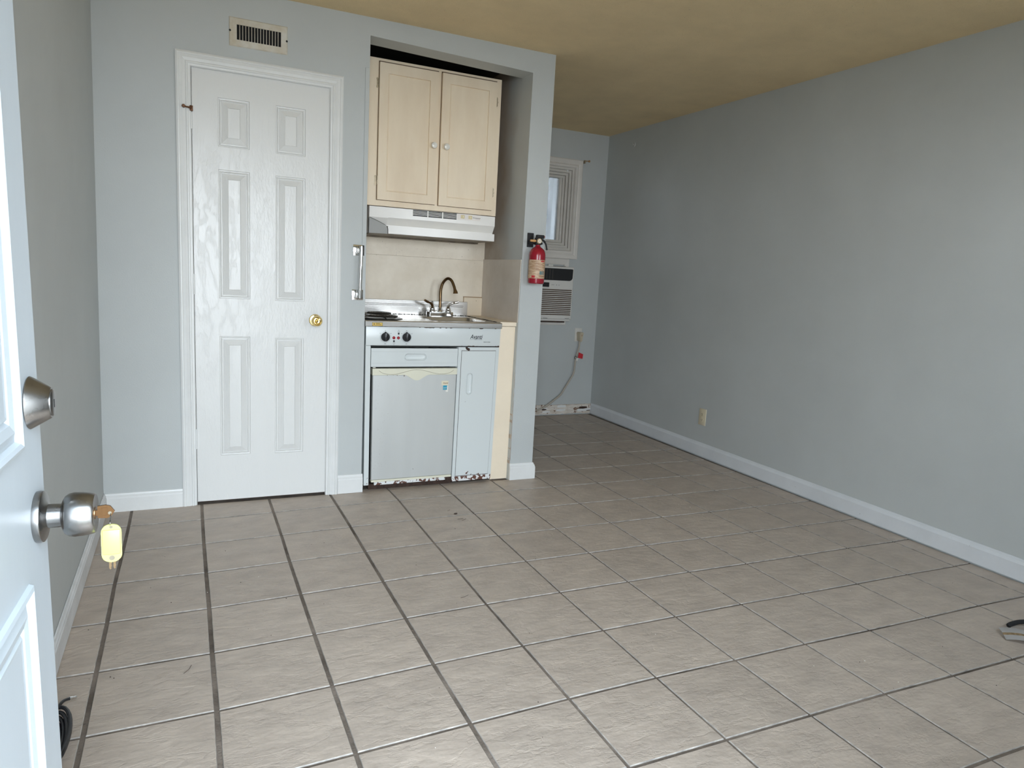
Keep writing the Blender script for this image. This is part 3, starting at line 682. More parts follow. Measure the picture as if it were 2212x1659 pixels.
# drawer front
def pull_cup(bm, x0, x1, z0, z1, yf, dep):
    r = min(x1-x0, z1-z0)/2-.0005; n = 8; P0 = rrect(x0, x1, z0, z1, r, n); cx, cz = (x0+x1)/2, (z0+z1)/2
    loops = []
    for s_, y in ((1.06, yf-.0012), (1.0, yf-.0016), (.94, yf+dep*.3), (.80, yf+dep*.85), (.62, yf+dep)):
        ins = (1-s_)*(min(x1-x0, z1-z0)/2)*1.6
        loops.append([bm.verts.new((cx+(px-cx)*(1-ins*2/(x1-x0)), y, cz+(pz-cz)*(1-ins*2/(z1-z0)))) for px, pz in P0])
    N = len(P0)
    for a, b_ in zip(loops, loops[1:]):
        for i in range(N): bm.faces.new([a[i], a[(i+1) % N], b_[(i+1) % N], b_[i]])
    bm.faces.new(loops[-1])
bm = B()
door_leaf(bm, 1.1455, 1.6385, .688, .7885, [(1.326, 1.459, .720, .763)], -.001, .018)
for z in (.7700, .7075): box(bm, 1.149, 1.636, -.0018, -.0010, z-.0006, z+.0006, 1)
dr = link('drawer', bm, [ENAMEL, mat('crease_grey', (.50, .52, .52), .5)], ku, warp=kw)
def pull_plate(bm, x0, x1, z0, z1, yf, hx0, hx1, hz0, hz1):
    """fills the rectangular hole up to the rounded cup"""
    P0 = rrect(hx0, hx1, hz0, hz1, min(hx1-hx0, hz1-hz0)/2-.0005, 8); N = len(P0)
    cx, cz = (x0+x1)/2, (z0+z1)/2; outer = []
    for px, pz in P0:
        dx, dz = px-cx, pz-cz; s_ = min(((x1-cx)/abs(dx)) if abs(dx) > 1e-6 else 1e9, ((z1-cz)/abs(dz)) if abs(dz) > 1e-6 else 1e9)
        outer.append((cx+dx*s_, cz+dz*s_))
    A = [bm.verts.new((p[0], yf, p[1])) for p in outer]; Bq = [bm.verts.new((p[0], yf, p[1])) for p in P0]
    for i in range(N): bm.faces.new([A[i], A[(i+1) % N], Bq[(i+1) % N], Bq[i]])
    for sx_ in (x0, x1):
        for sz in (z0, z1):
            k = min(range(N), key=lambda i: (outer[i][0]-sx_)**2+(outer[i][1]-sz)**2)
            pv = bm.verts.new((sx_, yf, sz)); bm.faces.new([pv, A[k], A[(k+1) % N]]); bm.faces.new([pv, A[k-1], A[k]])
bm = B(); pull_plate(bm, 1.326, 1.459, .720, .763, -.001, 1.330, 1.455, .7225, .7605); pull_cup(bm, 1.330, 1.455, .7225, .7605, -.001, .011)
link('recessed_pull', bm, ENAMEL, dr, smooth=True, warp=kw)
# cupboard door
bm = B(); door_leaf(bm, 1.6630, 1.8710, .050, .7755, [(1.6985, 1.7385, .523, .652)], -.002, .012)
cd = link('cupboard_door', bm, ENAMEL_R, ku, warp=kw)
bm = B(); pull_plate(bm, 1.6985, 1.7385, .523, .652, -.002, 1.7005, 1.7365, .5255, .6495); pull_cup(bm, 1.7005, 1.7365, .5255, .6495, -.002, .010)
link('recessed_pull', bm, ENAMEL, cd, smooth=True, warp=kw)
bm = B(); ring_frame(bm, 1.6612, 1.8728, .0465, .7780, [(0, .0105), (0, .0003), (.0045, .0003), (.0045, .0105)]); link('door_gap', bm, RUST, ku, warp=kw)

# ------------------------------------------------------------------ mini fridge under the drawer
fr = thing('mini_fridge', 'small greyish fridge with yellowed top handle strip under the kitchenette drawer', 'fridge', (1.395, .27, 0))
bm = B(); box(bm, 1.160, 1.632, .045, .52, .035, .672)
link('body', bm, DARK, fr, warp=kw)
bm = B(); box(bm, 1.157, 1.6375, -.001, .040, .060, .643, 0, .004, 3); fd = link('door', bm, FRIDGE, fr, smooth=True, warp=kw)
bm = B()
def wavy(x):
    t = abs(x-1.403); 
    if t > .075: return .643
    return .643-.031*(0.5+0.5*math.cos(PI*t/.075))
n = 60; xs = [1.154+(1.6385-1.154)*i/n for i in range(n+1)]
prism(bm, [(x, wavy(x)) for x in xs]+[(1.6385, .6785), (1.154, .6785)], 1, -.005, .040)
ts = link('handle_strip', bm, FRIDGE_P, fd, warp=kw)
bm = B()
def sc(x):
    t = (x-1.403)/.215
    return .6590+.0125*math.cos(t*PI*1.5)-(0.0 if abs(t) < .9 else -.09*(abs(t)-.9))
xs2 = [1.188+.43*i/50 for i in range(51)]
tube(bm, [(x, -.0052, min(.676, sc(x))) for x in xs2], .0009, 5); link('grip_seam', bm, mat('seam_brown', (.25, .22, .16), .6), ts, warp=kw)
bm = B(); box(bm, 1.157, 1.636, -.003, .03, .0475, .0595, 0, .002, 2); link('bottom_strip', bm, FRIDGE_P, fd, warp=kw)
bm = B(); box(bm, 1.176, 1.60, .002, .02, .030, .0470, 0); link('kick_rail', bm, ENAMEL_B, fr, warp=kw)
bm = B(); box(bm, 1.146, 1.645, .022, .05, .0015, .031, 0); box(bm, 1.60, 1.645, .004, .03, .020, .048); link('kick_plate', bm, RUST, fr, warp=kw)
bm = B(); box(bm, 1.156, 1.172, -.001, .012, .681, .6855, 0, .001, 1); link('hinge_cap', bm, PORCEL, fr, warp=kw)
bm = B(); box(bm, 1.550, 1.591, -.0022, -.001, .5815, .6070, 0, .0006, 1); bd_ = link('badge', bm, SILV, fd, warp=kw)
text('lettering', 'Avanti', .0125, (1.5555, -.0024, .5905), INKR, bd_, shear=.25, sx=.92)
bm = B(); box(bm, 1.5605, 1.5835, -.0018, -.001, .5555, .5805); bs = link('sticker', bm, BLUE, fd, warp=kw)
bm = B(); box(bm, 1.5625, 1.581, -.0021, -.0018, .5670, .5685); box(bm, 1.5625, 1.578, -.0021, -.0018, .5605, .5615); link('sticker_print', bm, PORCEL, bs, warp=kw)
bm = B(); box(bm, 1.577, 1.591, -.0015, -.001, .5440, .5560); box(bm, 1.584, 1.591, -.0015, -.001, .5562, .5790); link('torn_sticker', bm, PORCEL, fd, warp=kw)
bm = B()
for k in range(60):
    x = rr.gauss(1.198, .022); z = rr.uniform(.12, .60)
    if 1.163 < x < 1.27: blob(bm, x, z, rr.uniform(.0006, .0016), rr.uniform(.0006, .0016), -.0015, -.0008)
for x, z, w in ((1.40, .109, .002), (1.236, .6425, .0025), (1.291, .6415, .003), (1.331, .638, .004), (1.268, .643, .002)): blob(bm, x, z, w, w, -.0055, -.001)
link('rust_specks', bm, mat('speck_brown', (.30, .26, .23), .8), fd, warp=kw)

# ------------------------------------------------------------------ stainless worktop with sink
wt = thing('steel_worktop', 'stainless steel worktop with a sink bowl and low backsplash on the kitchenette', 'worktop', (1.50, .28, .905))
TX0, TX1, TZ = 1.110, 1.894, .937
HX = rrect(1.525, 1.850, .070, .385, .06, 8)
bm = B(); N = len(HX)
# top sheet with the bowl opening, built as fan quads to the outer rectangle
cx_, cy_ = 1.69, .23
x0, x1, y0, y1 = TX0+.004, TX1-.004, -.008, .552
outer = []
for px, py in HX:
    dx, dy = px-cx_, py-cy_; cand = []
    if dx > 1e-6: cand.append((x1-cx_)/dx)
    if dx < -1e-6: cand.append((x0-cx_)/dx)
    if dy > 1e-6: cand.append((y1-cy_)/dy)
    if dy < -1e-6: cand.append((y0-cy_)/dy)
    s_ = min(cand); outer.append((cx_+dx*s_, cy_+dy*s_))
A = [bm.verts.new((p[0], p[1], TZ)) for p in outer]; Bq = [bm.verts.new((p[0], p[1], TZ)) for p in HX]
for i in range(N): bm.faces.new([A[i], A[(i+1) % N], Bq[(i+1) % N], Bq[i]])
for sx_ in (x0, x1):
    for sy in (y0, y1):
        # corner filler
        ks = [k for k in range(N) if (abs(outer[k][0]-sx_) < 1e-6) and (abs(outer[(k+1) % N][1]-sy) < 1e-6) or (abs(outer[k][1]-sy) < 1e-6) and (abs(outer[(k+1) % N][0]-sx_) < 1e-6)]
        for k in ks: bm.faces.new([A[k], bm.verts.new((sx_, sy, TZ)), A[(k+1) % N]])
# rolled front edge and sides
fp = [(-.008, TZ), (-.0125, TZ-.001), (-.0145, TZ-.004), (-.0145, .908), (-.012, .9055), (.004, .9055)]
V1 = [bm.verts.new((TX0, y, z)) for y, z in fp]; V2 = [bm.verts.new((TX1, y, z)) for y, z in fp]
for i in range(len(fp)-1): bm.faces.new([V1[i], V2[i], V2[i+1], V1[i+1]])
for xa, xb in ((TX0, TX0+.004), (TX1, TX1-.004)):
    q = [bm.verts.new(p) for p in ((xa, -.0145, .9055), (xa, .552, .9055), (xa, .552, TZ-.003), (xa, -.0145, TZ-.003))]; bm.faces.new(q)
    q = [bm.verts.new(p) for p in ((xa, -.0115, TZ-.001), (xa, .552, TZ-.001), (xb, .552, TZ), (xb, -.008, TZ))]; bm.faces.new(q)
link('worktop', bm, STEEL, wt, recalc=True)
bm = B(); loops = []
for ins, z in ((-.006, TZ+.0012), (0, TZ+.0006), (.003, TZ-.004), (.012, .86), (.03, .822), (.06, .812)):
    loops.append([bm.verts.new((cx_+(px-cx_)*(1-ins/.16), cy_+(py-cy_)*(1-ins/.16), z)) for px, py in HX])
for a, b_ in zip(loops, loops[1:]):
    for i in range(N): bm.faces.new([a[i], a[(i+1) % N], b_[(i+1) % N], b_[i]])
bm.faces.new(loops[-1])
sk = link('sink_bowl', bm, STEEL, wt, smooth=True)
for k in range(4):
    bm = B(); xk = 1.662+k*.0105+(0.010 if k > 1 else 0); box(bm, xk-.0022, xk+.0022, .3735, .3765, .892, .914); link('overflow_slot', bm, BLACKM, sk)
bm = B(); box(bm, TX0, 1.897, .552, .558, .93, 1.026, 0, .0015, 1)
bsx = link('backsplash', bm, STEEL, wt)
bm = B()
pts = rrect(1.09, 1.868, .992, 1.0025, .0050, 4)
loopA = [bm.verts.new((p[0], .5520, p[1])) for p in pts]; cxm, czm = 1.479, .99725
loopB = [bm.verts.new((cxm+(p[0]-cxm)*.993, .5485, czm+(p[1]-czm)*.55)) for p in pts]
for i in range(len(pts)): bm.faces.new([loopA[i], loopA[(i+1) % len(pts)], loopB[(i+1) % len(pts)], loopB[i]])
bm.faces.new(loopB); link('pressed_rib', bm, STEEL, bsx, smooth=True)
bm = B()
for x in [1.36+.017*k for k in range(32)]: blobw = rr.uniform(.005, .010); prism(bm, [(x-blobw, .9365), (x+blobw, .9365), (x+blobw*.6, .9365+rr.uniform(.001, .006)), (x-blobw*.5, .9365+rr.uniform(.001, .006))], 1, .5470, .5522)
for k in range(22): y = .06+.022*k; box(bm, 1.8835, 1.8925, y, y+rr.uniform(.01, .022), TZ-.001, TZ+rr.uniform(.001, .0035))
link('caulk_grime', bm, mat('grime', (.03, .024, .02), .8), wt)
bm = B(); box(bm, 1.145, 1.201, -.0152, -.0143, .9085, .9270, 0); st = link('warning_sticker', bm, GOLD, wt)
bm = B(); ring_frame(bm, 1.145, 1.201, .9085, .9270, [(0, -.0150), (0, -.0155), (.001, -.0155), (.001, -.0150)])
blob(bm, 1.155, .918, .003, .005, -.0155, -.0150); box(bm, 1.164, 1.186, -.0155, -.0150, .9215, .9235); box(bm, 1.164, 1.193, -.0155, -.0150, .9150, .9170)
link('sticker_print', bm, INK, st)

# burners: two coils on the left half, back and front
def burner(cx, cy, r, lab):
    t = thing('coil_burner', lab, 'burner', (cx, cy, TZ))
    bm = B(); lathe(bm, [(r*.25, .0008), (r*1.02, .0012), (r*1.16, .004), (r*1.22, .0045), (r*1.24, .0008), (r*1.0, .0004)], (cx, cy, TZ), seg=40); link('drip_pan', bm, PAN, t, smooth=True)
    bm = B(); pts = []
    turns = 4.2
    for i in range(150):
        a = i/149*turns*2*PI; rad = r*.18+(r*.96-r*.18)*i/149; pts.append((cx+rad*math.cos(a), cy+rad*math.sin(a), TZ+.0145))
    tube(bm, pts, .0042, 8); link('coil', bm, COIL, t, smooth=True)
    bm = B()
    for k in range(3):
        a = 2*PI*k/3+.5; d = Vector((math.cos(a), math.sin(a), 0)); tube(bm, [Vector((cx, cy, TZ+.008)), Vector((cx, cy, TZ+.008))+d*r*.8, Vector((cx, cy, TZ+.003))+d*r*1.1], .003, 6)
    link('support', bm, CHROME, t)
burner(1.240, .150, .090, 'black electric coil burner at the front edge of the steel worktop')
burner(1.285, .420, .078, 'black electric coil burner against the backsplash, behind the other coil')

# faucet
fa = thing('sink_faucet', 'gooseneck kitchen faucet with two lever handles, bronze worn over chrome', 'faucet', (1.683, .46, TZ))
bm = B(); poly = rrect(1.596, 1.768, .440, .492, .024, 8)
prism(bm, poly, 2, TZ+.001, TZ+.028)
bmesh.ops.bevel(bm, geom=[e for e in bm.edges if all(abs(vv.co.z-(TZ+.028)) < 1e-6 for vv in e.verts)], offset=.004, segments=2, affect='EDGES')
link('base_plate', bm, CHROME, fa, smooth=True)
bm = B(); lathe(bm, [(.015, 0), (.015, .012), (.011, .018), (.0125, .026), (.009, .032)], (1.6825, .466, TZ+.022), seg=24); link('spout_collar', bm, CHROME, fa, smooth=True)
sp = smoothpath([(1.6825, .466, TZ+.03), (1.6825, .466, 1.03), (1.683, .464, 1.10), (1.693, .454, 1.145), (1.713, .434, 1.170), (1.732, .415, 1.160), (1.745, .400, 1.125), (1.750, .393, 1.100)], 6)
bm = B(); tube(bm, sp, .0088, 16); link('spout', bm, BRONZE, fa, smooth=True)
bm = B(); tube(bm, [(1.749, .394, 1.106), (1.7505, .392, 1.098), (1.752, .391, 1.094), (1.7525, .390, 1.082)], [.0095, .0115, .0130, .0160], 16); link('spout_tip', bm, BRONZE, fa, smooth=True)
for s_, x in ((-1, 1.632), (1, 1.735)):
    bm = B(); lathe(bm, [(.019, 0), (.0195, .012), (.0145, .022), (.0155, .028), (.010, .036)], (x, .466, TZ+.022), seg=20)
    hv = link('valve', bm, CHROME, fa, smooth=True)
    bm = B(); P3 = smoothpath([(x, .466, TZ+.05), (x+s_*.002, .462, TZ+.068), (x+s_*.016, .455, TZ+.080), (x+s_*.036, .447, TZ+.087), (x+s_*.058, .440, TZ+.093 if s_ > 0 else TZ+.097)], 4)
    tube(bm, P3, [.0085-.003*i/len(P3)+(.0015 if i > len(P3)*.7 else 0) for i in range(len(P3))], 12); link('lever', bm, BRONZE if s_ < 0 else CHROME, hv, smooth=True)

# cream filler and shelf right of the unit
fl = thing('filler_shelf', 'cream painted shelf and filler board between the kitchenette and the column', 'filler panel', (1.95, .05, 0))
bm = B(); hexa(bm, [(1.882, .030, .002), (1.995, .030, .002), (1.995, .045, .002), (1.882, .045, .002), (1.8965, .030, .915), (2.003, .030, .915), (2.003, .045, .915), (1.8965, .045, .915)])
link('front_board', bm, CREAM_F, fl)
bm = B(); box(bm, 1.8975, 2.0035, .018, .566, .918, .9415, 0, .0015, 1); link('shelf_top', bm, CREAM_F, fl)
bm = B(); box(bm, 1.872, 1.9995, .5585, .5680, .9415, 1.056, 0, .001, 1); link('upstand', bm, CREAM_F, fl)
bm = B(); box(bm, 1.8700, 1.9995, .5560, .5665, 1.0565, 1.0610); box(bm, 1.8700, 1.8735, .5560, .5580, 1.026, 1.058); link('caulk_line', bm, mat('tan_caulk', (.42, .28, .16), .8), fl)
# ragged paint edge on the column
bm = B(); rr2 = random.Random(3)
z = .10; w = .002
while z < .92:
    dz = rr2.uniform(.004, .014); w2 = min(.0028, max(.0004, w+rr2.uniform(-.0016, .0016))); xk = 1.9935+.011*z/.93
    prism(bm, [(xk-w, z), (xk+.0012, z), (xk+.0012, z+dz), (xk-w2, z+dz)], 1, -.0012, .031); z += dz; w = w2
pe = link('paint_edge', bm, EDGEP, fl)

# ------------------------------------------------------------------ fire extinguisher and bracket
br = thing('extinguisher_bracket', 'black plastic wall bracket holding the extinguisher neck on the column', 'bracket', (2.055, -.01, 1.42))
bm = B(); box(bm, 2.028, 2.068, -.008, 0, 1.375, 1.455, 0, .002, 1); link('plate', bm, BLACKM, br)
bm = B(); box(bm, 2.034, 2.040, -.052, -.008, 1.392, 1.412); box(bm, 2.0985, 2.1035, -.052, -.004, 1.392, 1.404); box(bm, 2.034, 2.1035, -.012, -.006, 1.392, 1.404); link('clip_arm', bm, BLACKM, br)
ex = thing('fire_extinguisher', 'red dry chemical fire extinguisher with printed label hanging on the column', 'fire extinguisher', (2.070, -.062, 1.17))
EX, EY = 2.0695, -.062
bm = B(); lathe(bm, [(0, 1.170), (.040, 1.170), (.0455, 1.174), (.0465, 1.18), (.0465, 1.330), (.0445, 1.346), (.038, 1.360), (.026, 1.371), (.016, 1.377), (.013, 1.384), (.013, 1.392)], (EX, EY, 0), seg=40); link('cylinder', bm, RED, ex, smooth=True)
bm = B(); lathe(bm, [(.0468, 1.200), (.0472, 1.2005), (.0472, 1.3035), (.0468, 1.304)], (EX, EY, 0), seg=40)
for f in list(bm.faces):
    if len(f.verts) > 4: bm.faces.remove(f)
lb = link('label', bm, LABEL, ex, smooth=True)
bm = B()
def onc(th, r=.0476): return (EX+r*math.sin(th), EY-r*math.cos(th))
def curved(bm, t0, t1, z0, z1, n=3):
    for i in range(n):
        a, b_ = t0+(t1-t0)*i/n, t0+(t1-t0)*(i+1)/n; pa, pb = onc(a), onc(b_)
        bm.faces.new([bm.verts.new((pa[0], pa[1], z0)), bm.verts.new((pb[0], pb[1], z0)), bm.verts.new((pb[0], pb[1], z1)), bm.verts.new((pa[0], pa[1], z1))])
for t in (-.05, .16, .40): curved(bm, t, t+.14, 1.222, 1.242, 2)
link('pictogram', bm, LABELT, lb)
bm = B()
rx = random.Random(9)
for z in [1.250+.0052*k for k in range(10)]:
    t = -1.15
    while t < -.2: w = rx.uniform(.03, .12); curved(bm, t, t+w, z, z+.0016, 1); t += w+.03
for z in (1.262, 1.272, 1.284): curved(bm, .30, .75, z, z+.002, 2)
for t in [-.1+.09*k for k in range(9)]: curved(bm, t, t+.06, 1.2115, 1.2165, 1)
link('label_print', bm, INKR, lb)
bm = B(); curved(bm, -1.05, -.62, 1.204, 1.216, 3); curved(bm, .05, .60, 1.293, 1.3, 3); link('label_red_print', bm, REDTAG, lb)
bm = B(); box(bm, EX-.017, EX+.017, EY-.014, EY+.014, 1.388, 1.428, 0, .004, 2); box(bm, EX-.012, EX+.034, EY-.011, EY+.011, 1.424, 1.444, 0, .003, 2)
vh = link('valve_head', bm, BLACKM, ex, smooth=True)
bm = B(); lathe(bm, [(0, 0), (.0145, 0), (.0145, .007), (.012, .009), (0, .009)], (EX-.001, EY-.014, 1.409), 'y-', 24); gg = link('pressure_gauge', bm, mat('gauge_rim', (.55, .42, .25), .35), vh, smooth=True)
bm = B(); disc(bm, EX-.001, 1.409, .0095, EY-.0236, EY-.0229); link('gauge_face', bm, PORCEL, gg)
bm = B(); disc(bm, EX-.001, 1.409, .003, EY-.0242, EY-.0236); link('gauge_hub', bm, INKR, gg)
bm = B(); LP = smoothpath([(EX+.020, EY, 1.418), (EX+.034, EY-.004, 1.412), (EX+.048, EY-.006, 1.392), (EX+.056, EY-.006, 1.362)], 5); tube(bm, LP, [.006]*8+[.0045]*(len(LP)-8), 8); link('lever', bm, BLACKM, vh, smooth=True)
bm = B(); box(bm, EX+.014, EX+.040, EY-.006, EY+.006, 1.432, 1.438, 0, .001, 1); link('pull_tab', bm, REDL, vh)
bm = B(); lathe(bm, [(0, -.052), (.006, -.052), (.0065, -.040), (.0065, -.020), (0, -.020)], (EX, EY-.008, 1.409), 'x', 14); link('safety_pin', bm, mat('orange_pin', (.62, .34, .13), .4), vh, smooth=True)

# ------------------------------------------------------------------ back window
w1 = bpy.data.objects.new('window_1', None); COL.objects.link(w1); w1.location = (2.93, YB, 1.79); w1['kind'] = 'structure'
wy = 1.700
bm = B(); ring_frame(bm, 2.535, 3.333, 1.376, 2.203, [(0, wy+.012), (0, wy-.012), (.006, wy-.016), (.030, wy-.014), (.040, wy-.010), (.052, wy-.017), (.064, wy-.017), (.070, wy-.010), (.072, wy+.012)])
link('casing', bm, WCAS, w1)
for a, (ins, ya, yb_) in enumerate(((0, wy, wy+.035), (.022, wy+.012, wy+.055), (.044, wy+.03, wy+.075), (.066, wy+.045, wy+.10))):
    bm = B(); wd = .030; ring_frame(bm, 2.604+ins, 3.262-ins, 1.446+ins, 2.134-ins, [(0, yb_), (0, ya), (.004, ya-.002), (.016, ya-.002), (.020, ya), (.020, yb_)]); link('jamb_step', bm, SASH, w1)
bm = B(); ring_frame(bm, 2.690, 3.176, 1.484, 2.088, [(0, wy+.10), (0, wy+.055), (.005, wy+.050), (.020, wy+.053), (.026, wy+.060), (.026, wy+.10)]); sh = link('sash', bm, SASH, w1)
bm = B(); box(bm, 2.714, 3.152, wy+.074, wy+.080, 1.508, 2.064); link('glass_pane', bm, GLASS, w1)
bm = B(); box(bm, 3.186, 3.206, wy+.004, wy+.028, 2.098, 2.128, 0, .002, 1); box(bm, 2.62, 3.25, wy+.010, wy+.016, 2.122, 2.128); link('shade_clip', bm, TRIM, w1)
# curtain rod end
cr = thing('curtain_rod_bracket', 'little brass curtain rod bracket at the top corner of the window casing', 'bracket', (3.345, wy-.02, 2.2))
bm = B(); box(bm, 3.337, 3.350, wy-.024, wy-.003, 2.180, 2.206, 0, .002, 1); link('bracket', bm, HINGE_O, cr)
bm = B(); tube(bm, [(3.34, wy-.030, 2.199), (3.362, wy-.030, 2.200), (3.374, wy-.030, 2.2005)], [.003, .003, .004], 8); lathe(bm, [(0, -.008), (.007, -.006), (.0095, 0), (.007, .006), (0, .008)], (3.379, wy-.030, 2.2005), 'x', 12); link('rod_finial', bm, mat('finial_wood_brass', (.42, .24, .11), .4, .3), cr, smooth=True)

# ------------------------------------------------------------------ air conditioner
ay = 1.722
ac = thing('air_conditioner', 'white through-wall air conditioner with slatted grille below the window', 'air conditioner', (2.93, 1.70, .84))
bm = B(); ring_frame(bm, 2.565, 3.272, .806, 1.376, [(0, ay+.010), (0, ay-.010), (.005, ay-.013), (.040, ay-.008), (.050, ay-.011), (.054, ay+.010)]); link('wall_frame', bm, WCAS, ac)
AF = 1.640
bm = B(); box(bm, 2.595, 3.285, AF+.020, 1.715, .843, 1.308, 0, .006, 2); bd_ = link('housing', bm, ACW, ac, smooth=True)
bm = B(); box(bm, 2.595, 3.285, AF, AF+.022, .862, 1.308, 0, .008, 3)
fpn = link('front_panel', bm, ACW, ac, smooth=True)
bm = B(); prism(bm, [(2.64, 1.190), (3.245, 1.190), (3.262, 1.197), (3.272, 1.212), (3.274, 1.284), (3.268, 1.290), (2.64, 1.290)], 1, AF-.0012, AF+.004); vt = link('air_outlet', bm, BLACKM, fpn)
for k in range(3):
    bm = B(); x = 3.02+k*.028; box(bm, x, x+.004, AF-.0022, AF-.0012, 1.200, 1.282); link('vane', bm, mat('vane_brown', (.07, .055, .045), .5), vt)
bm = B(); box(bm, 2.98, 3.05, AF-.0015, AF+.001, 1.132, 1.170); link('display', bm, BLACKM, fpn)
bm = B()
for x in (3.075, 3.09, 3.118, 3.142): box(bm, x, x+.006, AF-.0006, AF+.001, 1.150, 1.154)
box(bm, 3.012, 3.052, AF-.0006, AF+.001, .8665, .8700); box(bm, 3.22, 3.262, AF-.0006, AF+.001, .8690, .8715)
link('control_print', bm, INK, fpn)
bm = B(); box(bm, 2.62, 3.272, AF-.0006, AF+.001, .892, 1.118); gb = link('grille_backing', bm, mat('grille_dark', (.075, .045, .03), .8), fpn)
for k in range(15):
    z = .893+k*.01605
    bm = B(); hexa(bm, [(2.62, AF-.006, z-.0035), (3.272, AF-.006, z-.0035), (3.272, AF-.0005, z), (2.62, AF-.0005, z), (2.62, AF-.006, z+.0020), (3.272, AF-.006, z+.0020), (3.272, AF-.0005, z+.0045), (2.62, AF-.0005, z+.0045)])
    link('slat', bm, ACW, gb)
bm = B(); box(bm, 2.60, 3.235, 1.668, 1.712, .832, .8445); link('under_gap', bm, RUST, ac)
bm = B(); box(bm, 3.06, 3.105, 1.690, 1.712, 1.3085, 1.323, 0, .001, 1); box(bm, 3.105, 3.23, 1.695, 1.708, 1.3085, 1.3125, 1); link('foam_seal', bm, [PORCEL, RUST], ac)

# ------------------------------------------------------------------ outlets, cord
def outlet(name, lab, c, ax, m_, recept=True):
    t = thing(name, lab, 'outlet', c)
    x, y, z = c
    bm = B()
    if ax == 'y': box(bm, x-.036, x+.036, y-.006, y+.001, z-.059, z+.059, 0, .003, 2)
    else: box(bm, x-.006, x+.002, y-.036, y+.036, z-.059, z+.059, 0, .003, 2)
    pl = link('plate', bm, m_, t, smooth=True)
    for dz in (.020, -.020):
        bm = B()
        poly = [(math.cos(a)*.0165, max(-.0125, min(.0125, math.sin(a)*.0165))) for a in [2*PI*i/20 for i in range(20)]]
        if ax == 'y': prism(bm, [(x+a, z+dz+b_) for a, b_ in poly], 1, y-.0085, y-.005)
        else: prism(bm, [(y+a, z+dz+b_) for a, b_ in poly], 0, x-.0085, x-.005)
        rc = link('receptacle', bm, m_, t)
        bm = B()
        for da, w, h0, h1 in ((-.0062, .0011, -.002, .007), (.0062, .0011, -.002, .006), (0, .0022, -.009, -.0045)):
            if ax == 'y': box(bm, x+da-w, x+da+w, y-.0089, y-.0085, z+dz+h0, z+dz+h1)
            else: box(bm, x-.0089, x-.0085, y+da-w, y+da+w, z+dz+h0, z+dz+h1)
        link('slot', bm, BLACKM, rc)
    bm = B()
    if ax == 'y': lathe(bm, [(0, 0), (.0028, 0), (.0022, .0012), (0, .0014)], (x, y-.006, z), 'y-', 10)
    else: box(bm, x-.0072, x-.006, y-.0025, y+.0025, z-.0025, z+.0025, 0, .0008, 1)
    link('screw', bm, m_, t)
    return t
outlet('wall_outlet', 'ivory duplex outlet low on the long grey wall', (xr(.19, .287), .190, .287), 'x', IVORY)
outlet('wall_outlet', 'white outlet plate with the air conditioner plug in it, far wall', (3.418, ybk(.72), .722), 'y', OUTW)
pc = thing('power_cord', 'thick beige power cord with plug and red warning tag by the far corner', 'power cord', (3.40, 1.70, .70))
PY = 1.695
bm = B(); hexa(bm, [(3.405, PY-.030, .663), (3.428, PY-.030, .663), (3.428, PY+.035, .672), (3.405, PY+.035, .672), (3.397, PY-.030, .748), (3.440, PY-.030, .748), (3.440, PY+.035, .748), (3.397, PY+.035, .748)])
bmesh.ops.bevel(bm, geom=bm.edges[:], offset=.006, segments=2, affect='EDGES'); pg = link('plug', bm, IVORY_P, pc, smooth=True)
bm = B(); box(bm, 3.414, 3.424, PY-.0315, PY-.0295, .722, .727); box(bm, 3.416, 3.422, PY-.0315, PY-.0295, .712, .716); link('plug_button', bm, INKR, pg)
cp_ = smoothpath([(3.414, PY-.005, .672), (3.411, PY-.005, .61), (3.394, PY, .535), (3.386, PY, .47), (3.378, PY, .385), (3.345, PY+.005, .318), (3.298, PY+.005, .245), (3.262, PY+.004, .19), (3.20, PY, .145), (3.135, PY, .100), (3.095, PY+.005, .075), (3.04, PY+.008, .058), (2.98, PY+.008, .055), (2.90, PY, .05), (2.80, PY-.005, .06), (2.74, PY, .20), (2.72, PY+.005, .50), (2.72, PY+.005, .80), (2.72, 1.700, .85)], 6)
bm = B(); tube(bm, cp_, .0078, 10); link('cord', bm, CORDM, pc, smooth=True)
bm = B(); prism(bm, [(3.404, .522), (3.452, .512), (3.456, .553), (3.410, .570)], 1, PY-.0120, PY-.0105)
rt_ = link('warning_tag', bm, REDTAG, pc)
bm = B(); prism(bm, [(3.386, .516), (3.391, .492), (3.402, .496), (3.410, .521)], 1, PY-.0125, PY-.0112); link('tag_fold', bm, PORCEL, rt_)
bm = B(); RA = [Vector((3.383+.011*math.cos(a), PY-.010, .523+.014*math.sin(a))) for a in [2*PI*i/16 for i in range(17)]]; tube(bm, RA, .002, 6); link('tie', bm, BLACKM, pc)

# small plastic hook on the right wall
bm = B(); hx = xr(1.33, 2.31)
lathe(bm, [(0, -.004), (.017, -.004), (.019, 0), (0, .001)], (hx, 1.31, 2.312), 'x', 20); tube(bm, [(hx-.003, 1.31, 2.312), (hx-.014, 1.31, 2.306), (hx-.017, 1.31, 2.318)], .003, 8)
hk = link('wall_hook', bm, mat('clear_grey_hook', (.50, .51, .50), .25), origin=(hx, 1.31, 2.31)); tag(hk, 'small grey adhesive hook high on the long grey wall near the ceiling', 'hook')

